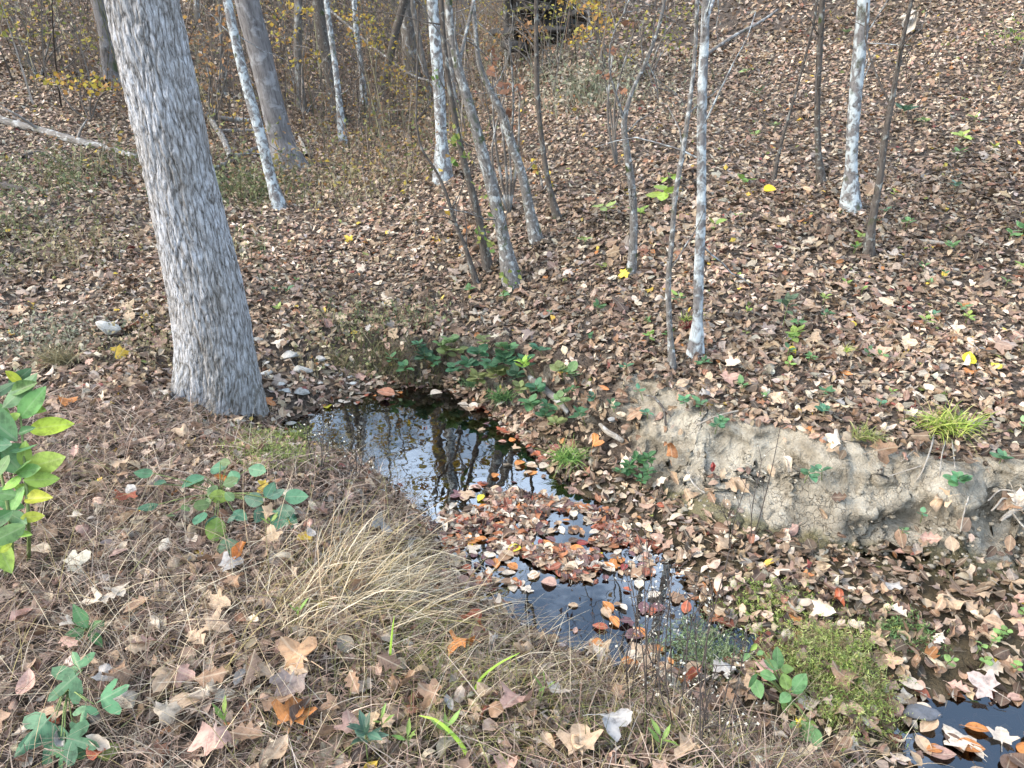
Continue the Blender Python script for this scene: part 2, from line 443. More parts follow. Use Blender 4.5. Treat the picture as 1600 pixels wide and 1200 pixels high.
def ground_material():
    m, nt, b = mat_new("forest_soil")
    col = N(nt, "ShaderNodeAttribute", attribute_name="Col")
    sep = N(nt, "ShaderNodeSeparateColor"); L(nt, col.outputs[0], sep.inputs[0])   # r = clay, g = damp algae band, b = silt bed
    geo = N(nt, "ShaderNodeNewGeometry")
    def noise(s, d=6.0, r=.65):
        n = N(nt, "ShaderNodeTexNoise", i_Scale=s, i_Detail=d, i_Roughness=r); L(nt, geo.outputs["Position"], n.inputs["Vector"]); return n.outputs[0]
    n1, n2, n3 = noise(9), noise(55), noise(3.0)
    n4 = noise(160, 3.0)
    hum = ramp(nt, n2, [(.3, (.04, .03, .023)), (.55, (.11, .085, .066)), (.8, (.20, .165, .13))]).outputs[0]
    clay = ramp(nt, n1, [(.28, (.15, .13, .10)), (.42, (.34, .31, .25)), (.58, (.50, .465, .39)), (.8, (.58, .55, .485))]).outputs[0]
    clay = mixc(nt, math_(nt, 'MULTIPLY', n4, .5), clay, mixc(nt, 1.0, clay, (.62, .57, .5), 'MULTIPLY'))
    vor = N(nt, "ShaderNodeTexVoronoi", feature='DISTANCE_TO_EDGE', i_Scale=17.0)
    dn = N(nt, "ShaderNodeTexNoise", i_Scale=12.0, i_Detail=3.0); L(nt, geo.outputs["Position"], dn.inputs["Vector"])
    dv = N(nt, "ShaderNodeVectorMath", operation='MULTIPLY_ADD'); L(nt, dn.outputs["Color"], dv.inputs[0]); dv.inputs[1].default_value = (.16, .16, .16); L(nt, geo.outputs["Position"], dv.inputs[2])
    L(nt, dv.outputs[0], vor.inputs["Vector"])
    crack = ramp(nt, vor.outputs["Distance"], [(.0, (1, 1, 1)), (.035, (0, 0, 0))]).outputs[0]
    crk = math_(nt, 'MULTIPLY', crack, ramp(nt, n3, [(.45, (0, 0, 0)), (.6, (1, 1, 1))]).outputs[0])
    clay = mixc(nt, math_(nt, 'MULTIPLY', crk, .35), clay, (.20, .17, .13))
    damp = ramp(nt, noise(1.7, 4.0), [(.42, (0, 0, 0)), (.62, (1, 1, 1))]).outputs[0]
    clay = mixc(nt, math_(nt, 'MULTIPLY', damp, .45), clay, mixc(nt, 1.0, clay, (.58, .52, .44), 'MULTIPLY'))
    algae = ramp(nt, n2, [(.3, (.05, .045, .018)), (.7, (.17, .15, .06))]).outputs[0]
    silt = ramp(nt, n1, [(.3, (.035, .027, .016)), (.7, (.11, .085, .05))]).outputs[0]
    cf = ramp(nt, math_(nt, 'ADD', sep.outputs[0], math_(nt, 'MULTIPLY', math_(nt, 'SUBTRACT', n1, .5), .7)), [(.36, (0, 0, 0)), (.56, (1, 1, 1))]).outputs[0]
    c = mixc(nt, cf, hum, clay)
    af = ramp(nt, math_(nt, 'ADD', sep.outputs[1], math_(nt, 'MULTIPLY', math_(nt, 'SUBTRACT', n1, .5), .9)), [(.4, (0, 0, 0)), (.7, (1, 1, 1))]).outputs[0]
    c = mixc(nt, math_(nt, 'MULTIPLY', af, .8), c, algae)
    c = mixc(nt, sep.outputs[2], c, silt)
    L(nt, c, b.inputs["Base Color"])
    b.inputs["Roughness"].default_value = .93; b.inputs["Specular IOR Level"].default_value = .2
    hh = math_(nt, 'ADD', math_(nt, 'ADD', math_(nt, 'MULTIPLY', n1, 1.0), math_(nt, 'MULTIPLY', n2, .55)), math_(nt, 'ADD', math_(nt, 'MULTIPLY', n4, .25), math_(nt, 'MULTIPLY', crk, -.35)))
    bump = N(nt, "ShaderNodeBump", i_Strength=1.0, i_Distance=.035); L(nt, hh, bump.inputs["Height"]); L(nt, bump.outputs[0], b.inputs["Normal"])
    return m
M['ground'] = ground_material()

def water_material():
    m, nt, b = mat_new("creek_water")
    nt.nodes.remove(b)
    geo = N(nt, "ShaderNodeNewGeometry")
    no = N(nt, "ShaderNodeTexNoise", i_Scale=6.0, i_Detail=2.0); L(nt, geo.outputs["Position"], no.inputs["Vector"])
    bump = N(nt, "ShaderNodeBump", i_Strength=.06, i_Distance=.02); L(nt, no.outputs[0], bump.inputs["Height"])
    fr = N(nt, "ShaderNodeFresnel"); fr.inputs[0].default_value = 2.9; L(nt, bump.outputs[0], fr.inputs[1])
    tr = N(nt, "ShaderNodeBsdfTransparent"); tr.inputs[0].default_value = (.70, .62, .45, 1)
    gl = N(nt, "ShaderNodeBsdfGlossy"); gl.inputs["Roughness"].default_value = .015; L(nt, bump.outputs[0], gl.inputs["Normal"])
    mx = N(nt, "ShaderNodeMixShader"); L(nt, fr.outputs[0], mx.inputs[0]); L(nt, tr.outputs[0], mx.inputs[1]); L(nt, gl.outputs[0], mx.inputs[2])
    L(nt, mx.outputs[0], nt.nodes["Material Output"].inputs[0])
    return m
M['water'] = water_material()

def rock_material():
    m, nt, b = mat_new("pale_limestone")
    geo = N(nt, "ShaderNodeNewGeometry")
    n = N(nt, "ShaderNodeTexNoise", i_Scale=22.0, i_Detail=7.0, i_Roughness=.7); L(nt, geo.outputs["Position"], n.inputs["Vector"])
    oi = N(nt, "ShaderNodeObjectInfo")
    c = ramp(nt, n.outputs[0], [(.28, (.11, .10, .08)), (.5, (.34, .33, .30)), (.75, (.54, .53, .50))]).outputs[0]
    c = mixc(nt, 1.0, c, oi.outputs["Color"], 'MULTIPLY')
    L(nt, c, b.inputs["Base Color"]); b.inputs["Roughness"].default_value = .85
    bump = N(nt, "ShaderNodeBump", i_Strength=.7, i_Distance=.01); L(nt, n.outputs[0], bump.inputs["Height"]); L(nt, bump.outputs[0], b.inputs["Normal"])
    return m
M['rock'] = rock_material()

def plain(name, c, rough=.8):
    m, nt, b = mat_new(name)
    geo = N(nt, "ShaderNodeNewGeometry")
    n = N(nt, "ShaderNodeTexNoise", i_Scale=40.0, i_Detail=4.0); L(nt, geo.outputs["Position"], n.inputs["Vector"])
    r = ramp(nt, n.outputs[0], [(.3, tuple(v * .6 for v in c)), (.7, tuple(min(1, v * 1.3) for v in c))])
    L(nt, r.outputs[0], b.inputs["Base Color"]); b.inputs["Roughness"].default_value = rough
    return m
M['stem_green'] = plain("green_stem", (.13, .17, .05))
M['stem_dark'] = plain("dark_stem", (.055, .043, .036))
M['stem_brown'] = plain("brown_stem", (.14, .10, .07))
M['fluff'] = plain("seed_fluff", (.62, .58, .5))
M['twig'] = leaf_material("dead_twigs", 'attr', transl=0, rough=.85, spec=.1, vein=0, spots=.3, scale=8)

# ------------------------------------------------------------------ ground sheet
def axis(lo, hi, segs):
    """segs: (start, end, step) fine zones, geometric growth outside"""
    xs = []
    for a, b, s in segs: xs += list(np.arange(a, b - s * .5, s))
    xs.append(segs[-1][1])
    s = segs[-1][2]; x = xs[-1]
    while x < hi: s = min(s * 1.09, 3.0); x += s; xs.append(x)
    s = segs[0][2]; x = xs[0]; pre = []
    while x > lo: s = min(s * 1.09, 3.0); x -= s; pre.append(x)
    return np.array(pre[::-1] + xs)
gx = axis(-70, 70, [(-3.2, .2, .023), (.2, 2.6, .012), (2.6, 3.6, .023)])
gy = axis(-25, 110, [(1.0, 1.7, .023), (1.7, 3.5, .012), (3.5, 5.6, .023)])
GX, GY = np.meshgrid(gx, gy)
fx, fy = GX.ravel(), GY.ravel()
gz = height(fx, fy)
nx, ny = len(gx), len(gy)
Zg = gz.reshape(ny, nx)
zx = np.gradient(Zg, gx, axis=1); zy = np.gradient(Zg, gy, axis=0)
slope = np.hypot(zx, zy).ravel()
dB = np.full(fx.shape, 5.0)
nr = (np.abs(fx) < 6) & (fy < 6.5) & (fy > -2)
dB[nr] = sdf(BED, fx[nr], fy[nr])
dW = np.full(fx.shape, 5.0); dW[nr] = sdf(WAT, fx[nr], fy[nr])
farside = sstep((fy - (1.95 + .12 * (fx - 1.2)) ) / .2) * sstep((fx - .36) / .45)        # clay shows only in the right-hand cut bank
clay = farside * sstep((dB + .04) / .10) * (1 - sstep((dB - .34) / .16))
band = farside * sstep((dB + .10) / .1) * (1 - sstep((dB - .02) / .16))
grey = .38 * sstep((fy - 3.0) / .4) * sstep((fx + 1.0) / .4) * sstep((dB + .02) / .06) * (1 - sstep((dB - .16) / .12))
clay = np.maximum(clay, grey)
clay *= .55 + .9 * np.clip(fbm(fx * 2.6, fy * 2.6, 55, 3) + .45, 0, .6)
silt = sstep((-dB + .04) / .1)
gcol = np.stack([clay, band, silt], -1)
height_exact = height
def height(x, y):
    x = np.asarray(x, float); y = np.asarray(y, float)
    i = np.clip(np.searchsorted(gx, x) - 1, 0, nx - 2); j = np.clip(np.searchsorted(gy, y) - 1, 0, ny - 2)
    u = np.clip((x - gx[i]) / (gx[i + 1] - gx[i]), 0, 1); v = np.clip((y - gy[j]) / (gy[j + 1] - gy[j]), 0, 1)
    return Zg[j, i] * (1 - u) * (1 - v) + Zg[j, i + 1] * u * (1 - v) + Zg[j + 1, i] * (1 - u) * v + Zg[j + 1, i + 1] * u * v
ii = np.arange(ny - 1)[:, None] * nx + np.arange(nx - 1)[None, :]
gF = np.stack([ii, ii + 1, ii + nx + 1, ii + nx], -1).reshape(-1, 4)
def _bank_relief():
    m_ = sstep((dB + .03) / .06) * (1 - sstep((dB - .40) / .14)) * sstep((fy - (1.9 + .12 * (fx - 1.2))) / .2) * sstep((fx + 1.0) / .4) * nr
    lx, lz = fx * 1.0 + fy * .3, gz * 1.3
    n = .075 * fbm(lx * 3.2, lz * 5.0 + fy * 1.0, 61, 4) - .05 * np.abs(fbm(lx * 9, lz * 11, 63, 4)) + .022 * fbm(lx * 26, lz * 30 + fy * 7, 65, 3)
    hol = np.clip(fbm(lx * 2.2 + 4, lz * 3.0, 67, 2) - .15, 0, 1) * .16
    return m_ * (n - hol)
rel = _bank_relief()
ox = -rel * zx.ravel() / (slope + 1e-6); oy = -rel * zy.ravel() / (slope + 1e-6)
gme = build_mesh("ground", np.stack([fx + ox, fy + oy, gz + rel * .12], -1), [gF], gcol, None)
link("ground", gme, M['ground'], kind="structure", label="leaf-strewn forest ground with a pale clay cut bank along the creek")

wx0, wx1, wy0, wy1 = -2.2, 4.5, .3, 5.0
wme = build_mesh("creek_water", np.array([[wx0, wy0, ZW], [wx1, wy0, ZW], [wx1, wy1, ZW], [wx0, wy1, ZW]]), [np.array([[0, 1, 2, 3]])], None, None)
link("creek_water", wme, M['water'], kind="structure", label="still dark creek pool reflecting sky and bare trees")

# ------------------------------------------------------------------ leaf templates (x across, y along, base at y=0, unit length)
def leaf_flat(kind, rows=6, cols=2, rng=None):
    """returns V2 (n,2), F, luv"""
    if kind in ('ovate', 'lance', 'oak', 'round'):
        t = np.linspace(0, 1, rows + 1)
        if kind == 'ovate': w = .30 * np.sin(np.pi * t ** .85) ** .8
        elif kind == 'round': w = .42 * np.sin(np.pi * t ** .8) ** .65
        elif kind == 'lance': w = .17 * np.sin(np.pi * t ** .8)
        else: w = .26 * np.sin(np.pi * t ** .9) ** .7 * (1 + .33 * np.cos(t * rows * np.pi))
        w[0] = .012; w[-1] = .012
        c = np.linspace(-1, 1, 2 * cols + 1)
        V = np.stack([w[:, None] * c[None, :], np.broadcast_to(t[:, None], (rows + 1, len(c)))], -1).reshape(-1, 2)
        nc = len(c)
        i = np.arange(rows)[:, None] * nc + np.arange(nc - 1)[None, :]
        F = [np.stack([i, i + 1, i + nc + 1, i + nc], -1).reshape(-1, 4)]
        return V, F, V.copy()
    if kind == 'diamond':
        V = np.array([(0, 0), (-.27, .45), (0, 1), (.27, .45)]); return V, [np.array([[0, 1, 2], [0, 2, 3]])], V.copy()
    # palmate outlines
    if kind == 'maple':
        A = np.array([-160, -128, -112, -95, -78, -66, -52, -44, -30, -16, -8, 0, 8, 16, 30, 44, 52, 66, 78, 95, 112, 128, 160])
        R = np.array([.14, .42, .36, .40, .66, .42, .40, .48, .44, .66, .74, .82, .74, .66, .44, .48, .40, .42, .66, .40, .36, .42, .14])
        R = np.array([.12, .40, .33, .38, .60, .55, .36, .34, .47, .60, .62, .70, .62, .60, .47, .34, .36, .55, .60, .38, .33, .40, .12])
    else:                                       # three-lobed green leaf
        A = np.array([-165, -120, -88, -68, -55, -42, -30, -20, -10, 0, 10, 20, 30, 42, 55, 68, 88, 120, 165])
        R = np.array([.10, .24, .46, .66, .62, .44, .24, .42, .66, .78, .66, .42, .24, .44, .62, .66, .46, .24, .10])
    a = np.radians(A); cx, cy = 0, .3
    O = np.stack([R * np.sin(a), cy + R * np.cos(a)], -1)
    O = np.concatenate([O, [[0.01, 0.0]]])
    n = len(O)
    I = np.array([0, cy]) + (O - np.array([0, cy])) * .5
    V = np.concatenate([O, I, [[0, cy]]])
    k = np.arange(n); k2 = (k + 1) % n
    F = [np.stack([k, k2, n + k2, n + k], -1), np.stack([n + k, n + k2, np.full(n, 2 * n)], -1)]
    return V, F, V.copy()

def curl(V2, kl, kc, fold, wr, rng, twist=0.0):
    """bend a flat leaf: kl along, kc across (radians per unit), fold V at the midrib, wr wrinkles"""
    x, y = V2[:, 0], V2[:, 1]
    ax = np.abs(x)
    kx = kc * (0.6 + .8 * y) * ax * 2.0
    X = np.sign(x) * np.where(np.abs(kx) > 1e-4, ax * np.sin(kx) / np.where(np.abs(kx) > 1e-4, kx, 1), ax)
    Z = np.where(np.abs(kx) > 1e-4, ax * (1 - np.cos(kx)) / np.where(np.abs(kx) > 1e-4, kx, 1), 0) + fold * ax
    ph = rng.uniform(0, 6, 4)
    Z = Z + wr * (np.sin(7 * x + 5 * y + ph[0]) + .7 * np.sin(11 * y - 6 * x + ph[1]) + .5 * np.sin(17 * x + ph[2])) * (.3 + ax * 2)
    yy = y - .45
    if abs(kl) > 1e-3:
        r = 1 / kl; a = yy * kl
        Y = np.sin(a) * (r - Z); Zn = r - np.cos(a) * (r - Z)
    else: Y, Zn = yy, Z
    if twist:
        a = twist * yy; X, Zn = X * np.cos(a) - Zn * np.sin(a), X * np.sin(a) + Zn * np.cos(a)
    return np.stack([X, Y, Zn], -1)

def stalk(length=.3, w=.012):
    V = np.array([[-w, -.45, 0], [w, -.45, 0], [-w * .8, -.45 - length * .5, .03], [w * .8, -.45 - length * .5, .03], [-w, -.45 - length, .01], [w, -.45 - length, .01],
                  [0, -.45, -.02], [0, -.45 - length * .5, .01], [0, -.45 - length, -.01]])
    F = np.array([[0, 1, 3, 2], [2, 3, 5, 4], [1, 6, 7, 3], [3, 7, 8, 5], [6, 0, 2, 7], [7, 2, 4, 8]])
    return V, F

def make_templates(kinds, n, rows, cols, strong, rng, with_stalk=True):
    out = []
    for k in kinds:
        V2, F, uv = leaf_flat(k, rows, cols)
        for i in range(n):
            s = strong * (rng.uniform(.3, 1) ** 1.2)
            V = curl(V2, rng.normal(0, 1.0) * s, rng.normal(.5, 1.3) * s, rng.normal(.12, .22), .035 * s * rng.uniform(.6, 1.6), rng, rng.normal(0, .5) * s)
            Fs = [f.copy() for f in F]; U = uv
            if with_stalk and k != 'lance':
                sv, sf = stalk(.22 if k != 'maple' else .35)
                sv[:, 2] += V[np.argmin(np.abs(V2[:, 1]) + np.abs(V2[:, 0])), 2]
                sv[:, 1] += V[:, 1].min() + .45 if k != 'maple' else 0
                Fs.append(sf + len(V)); V = np.concatenate([V, sv]); U = np.concatenate([U, np.zeros((len(sv), 2))])
            out.append((k, V, Fs, U))
    return out

def rot_basis(nrm, spin, tilt_axis, tilt):
    """m matrices whose z axis is nrm tilted, spun about it"""
    m = len(nrm)
    ref = np.where(np.abs(nrm[:, 2:3]) < .9, np.array([[0, 0, 1.]]), np.array([[1., 0, 0]]))
    u = np.cross(ref, nrm); u /= np.linalg.norm(u, axis=1, keepdims=True)
    w = np.cross(nrm, u)
    d = np.cos(tilt_axis)[:, None] * u + np.sin(tilt_axis)[:, None] * w
    n2 = nrm * np.cos(tilt)[:, None] + d * np.sin(tilt)[:, None]
    u2 = u - n2 * np.sum(u * n2, 1, keepdims=True); u2 /= np.linalg.norm(u2, axis=1, keepdims=True)
    w2 = np.cross(n2, u2)
    c, s = np.cos(spin)[:, None], np.sin(spin)[:, None]
    X = u2 * c + w2 * s; Y = -u2 * s + w2 * c
    return np.stack([X, Y, n2], -1)              # columns

def scatter_leaves(mb, tmpl, pos, nrm, size, col, tiltsd, rng):
    idx = rng.integers(0, len(tmpl), len(pos))
    for k, (kind, V, F, U) in enumerate(tmpl):
        s = np.where(idx == k)[0]; m = len(s)
        if not m: continue
        Rm = rot_basis(nrm[s], rng.uniform(0, 6.283, m), rng.uniform(0, 6.283, m), np.abs(rng.normal(0, tiltsd, m)))
        flip = rng.choice([1, -1], m, p=[.6, .4])
        T = V[None] * size[s][:, None, None]; T = T * np.stack([np.ones(m), np.ones(m), flip], -1)[:, None, :]
        W = np.einsum('mij,mnj->mni', Rm, T)
        lift = -W[..., 2].min(1)                 # lowest point rests on the surface
        W = W + pos[s][:, None, :]
        W[..., 2] += (lift * .55)[:, None]
        n = len(V)
        off = (np.arange(m) * n)[:, None, None]
        Fs = [(f[None] + off).reshape(-1, f.shape[1]) for f in F]
        c = np.repeat(col[s], n, 0) * rng.uniform(.9, 1.1, (m * n, 1))
        mb.add(W.reshape(-1, 3), Fs, c, np.tile(U, (m, 1)))

PAL = np.array([(.37, .27, .19), (.27, .19, .13), (.18, .12, .085), (.10, .068, .05), (.49, .39, .30), (.35, .24, .19), (.27, .235, .20), (.26, .13, .08),
                (.60, .52, .43), (.055, .04, .03), (.40, .17, .06), (.56, .40, .06), (.22, .06, .05), (.20, .24, .06)])
PALW = np.array([.18, .19, .17, .11, .11, .06, .07, .025, .06, .05, .006, .005, .004, .003]); PALW /= PALW.sum()
def pick_cols(m, rng, w=PALW):
    c = PAL[rng.choice(len(PAL), m, p=w)]
    return c * rng.uniform(.72, 1.3, (m, 1)) * rng.uniform(.94, 1.06, (m, 3)) * np.array([1.02, .98, .92])

def polar(m, d0, d1, rng, amax=.80):
    """points in the view wedge, uniform per ground area"""
    d = np.sqrt(rng.uniform(d0 * d0, d1 * d1, m)); 
    u = rng.uniform(-amax, amax, m)
    y = d; x = u * d + rng.uniform(-.9, .9, m)
    return x, y

def leaf_ok(x, y, rng):
    """keep probability of litter: none on open water, few on the steep clay, thinner in the dry grass"""
    n = normals(x, y)
    sl = np.sqrt(1 - n[:, 2] ** 2) / n[:, 2]
    p = np.clip(1.25 - .85 * sl, .05, 1)
    db = sdf(BED, x, y); dw = sdf(WAT, x, y)
    p = np.where(dw < .0, 0, p)
    fars = (y > 1.95 + .12 * (x - 1.2)) & (x > .15) & (db > .04) & (db < .34)
    p = np.where(fars, p * np.where(fbm(x * 2.6, y * 2.6, 55, 3) < .0, .95, .16), p)
    nearl = (db > 0) & (x < .9 - .2 * (y - 1)) & (y < 3.1)
    p = np.where(nearl, p * .85, p)
    p = np.where((x < .62) & (y > 2.75) & (db > 0), np.maximum(p, .55), p)
    return rng.uniform(0, 1, len(x)) < p, n

lit = MB()
r_ = np.random.default_rng(11)
t_hi = make_templates(['maple', 'ovate', 'oak', 'round', 'lance', 'ovate'], 5, 6, 2, 2.0, r_)
t_md = make_templates(['ovate', 'oak', 'round', 'ovate', 'lance'], 7, 4, 1, 1.8, r_, False)
t_mm = make_templates(['maple'], 5, 4, 1, .9, r_, False)
t_lo = make_templates(['ovate', 'round', 'lance'], 6, 2, 1, 1.9, r_, False)
t_q = make_templates(['diamond'], 10, 1, 1, 1.9, r_, False)
def lay(m, d0, d1, tmpl, smin, smax, tilt, hmax, amax=.80):
    x, y = polar(m, d0, d1, r_, amax)
    ok, n = leaf_ok(x, y, r_)
    x, y, n = x[ok], y[ok], n[ok]
    z = height(x, y)
    k = len(x)
    size = smin + (smax - smin) * r_.beta(2, 3, k)
    pos = np.stack([x, y, z + r_.uniform(0, hmax, k)], -1)
    drift = .82 + .45 * np.clip(fbm(x * .8, y * .8, 201, 3) + .15, -.4, .6)          # paler and darker drifts of leaves
    scatter_leaves(lit, tmpl, pos, n, size, pick_cols(k, r_) * drift[:, None], tilt, r_)
lay(6000, 1.0, 3.7, t_hi, .035, .085, .5, .03)
lay(17000, 1.0, 3.7, t_md, .022, .062, .52, .02)
lay(13000, 3.5, 6.2, t_md, .035, .08, .48, .03)
lay(1200, 3.4, 6.5, t_mm, .07, .12, .5, .03)
lay(26000, 3.5, 6.2, t_lo, .025, .065, .48, .02)
lay(64000, 6.0, 11.5, t_lo, .04, .085, .48, .03, .78)
lay(62000, 11.0, 23.0, t_q, .07, .14, .6, .04, .76)
# thick leaf dam across the pool, and sunken leaves on its bed
RAFT = np.array([(.36, .14, .06), (.27, .085, .05), (.50, .40, .29), (.38, .27, .18), (.24, .15, .10), (.13, .07, .065), (.10, .065, .045), (.40, .25, .19), (.58, .50, .40)])
dam = np.array([on_plane_z(a_, b_, ZW)[:2] for a_, b_ in [(688, 805), (740, 768), (800, 770), (860, 780), (950, 800), (1010, 850), (1020, 900), (960, 915), (900, 905), (820, 935), (735, 915), (695, 865)]])
x = r_.uniform(dam[:, 0].min(), dam[:, 0].max(), 9000); y = r_.uniform(dam[:, 1].min(), dam[:, 1].max(), 9000)
k = (sdf(dam, x, y) < .0) & (fbm(x * 7, y * 7, 111, 2) > -.12); x, y = x[k][:1500], y[k][:1500]
scatter_leaves(lit, t_hi + t_md, np.stack([x, y, np.maximum(ZW, height(x, y)) + r_.uniform(-.006, .012, len(x))], -1), np.tile([0, 0, 1.], (len(x), 1)), r_.uniform(.03, .065, len(x)), RAFT[r_.integers(0, 9, len(x))] * r_.uniform(.7, 1.15, (len(x), 1)), .22, r_)
x = r_.uniform(WAT[:, 0].min(), 2.2, 9000); y = r_.uniform(1.3, WAT[:, 1].max(), 9000)
k = (sdf(WAT, x, y) < .02); x, y = x[k][:3000], y[k][:3000]
scatter_leaves(lit, t_md, np.stack([x, y, height(x, y) + .004], -1), np.tile([0, 0, 1.], (len(x), 1)), r_.uniform(.035, .075, len(x)), RAFT[r_.integers(0, 9, len(x))] * r_.uniform(.4, .9, (len(x), 1)), .15, r_)
lo = link("leaf_litter", lit.mesh("leaf_litter"), M['litter'], kind="stuff", label="carpet of dry brown and tan fallen leaves covering the forest floor", category="leaf litter")
print("litter tris", sum(len(p.vertices) - 2 for p in lo.data.polygons[:10]), len(lo.data.polygons))
# ------------------------------------------------------------------ trees
TL = make_templates(['ovate', 'round'], 4, 2, 1, .8, np.random.default_rng(5), False)
def crown_cols(m, rng, kind):
    pal = {'yellow': [(.52, .40, .06), (.46, .30, .05), (.34, .30, .06), (.38, .20, .06)],
           'rust': [(.30, .15, .06), (.36, .20, .09), (.22, .12, .06), (.42, .26, .08)],
           'olive': [(.20, .21, .05), (.30, .27, .06), (.14, .16, .04), (.38, .30, .07)],
           'green': [(.12, .20, .05), (.20, .27, .07), (.28, .30, .08)],
           'dry': [(.20, .10, .06), (.28, .14, .08), (.15, .075, .05)]}[kind]
    c = np.array(pal)[rng.integers(0, len(pal), m)]
    return c * rng.uniform(.7, 1.25, (m, 1))

def limb_path(p, d, length, rng, n=6, up=.25):
    pts = [np.array(p)]; d = np.array(d, float)
    for i in range(n):
        d = d + rng.normal(0, .16, 3) + np.array([0, 0, up * .2]); d /= np.linalg.norm(d)
        pts.append(pts[-1] + d * length / n)
    return np.array(pts)

def canopy(pts, rad, zmin, rng, nlimb, nleaf, spread, leafcol, lsize=(.06, .11)):
    """limbs and leaves of the upper trunk; returns (limb mesh builder, leaf mesh builder)"""
    lm, cm = MB(), MB()
    cand = np.where(pts[:, 2] > zmin)[0]
    P_, = [[]]
    for k in range(nlimb):
        i = cand[min(len(cand) - 1, int(len(cand) * ((k + rng.uniform(0, .9)) / nlimb)))]
        a = rng.uniform(0, 6.283); el = rng.uniform(.25, 1.0)
        d = np.array([math.cos(a) * math.cos(el), math.sin(a) * math.cos(el), math.sin(el)])
        ln = spread * rng.uniform(.5, 1.1) * (1 - .45 * k / nlimb)
        lp = limb_path(pts[i], d, ln, rng, 6)
        r0 = max(.008, rad[i] * rng.uniform(.35, .55))
        lm.add(*tube(lp, np.linspace(r0, r0 * .25, len(lp)), 5)[:2], uv=tube(lp, np.linspace(r0, r0 * .25, len(lp)), 5)[2])
        for j in range(4):
            q = lp[rng.integers(2, len(lp))]
            d2 = d + rng.normal(0, .7, 3); d2 /= np.linalg.norm(d2)
            tp = limb_path(q, d2, ln * rng.uniform(.3, .6), rng, 4, .1)
            v, f, u = tube(tp, np.linspace(r0 * .35, .003, len(tp)), 4); lm.add(v, f, uv=u)
            P_.extend(tp[1:])
        P_.extend(lp[3:])
    P_ = np.array(P_)
    if nleaf:
        c = P_[rng.integers(0, len(P_), nleaf)] + rng.normal(0, .16, (nleaf, 3))
        nrm = rng.normal(0, 1, (nleaf, 3)) + np.array([0, 0, .8]); nrm /= np.linalg.norm(nrm, axis=1, keepdims=True)
        scatter_leaves(cm, TL, c, nrm, rng.uniform(*lsize, nleaf), crown_cols(nleaf, rng, leafcol), .5, rng)
    return lm, cm

def lump(seed, amp=.08):
    def f(a, s, r):
        return r * amp * (fbm(np.cos(a) * 1.3 + s * 3.0 + seed, np.sin(a) * 1.3 + s * 1.7, seed, 3)) + r * .0
    return f

def px_path(pix, yb, base=None, sink=.12):
    pts, rad = [], []
    for i, (px, py, w) in enumerate(pix):
        p = on_plane_y(px, py, yb); pts.append(p); rad.append(w * .5 * depth_of(p) / FPX)
    if sink:
        d = pts[0] - pts[1]; d /= np.linalg.norm(d)
        pts.insert(0, pts[0] + d * sink); rad.insert(0, rad[0] * 1.15)
    return np.array(pts), np.array(rad)

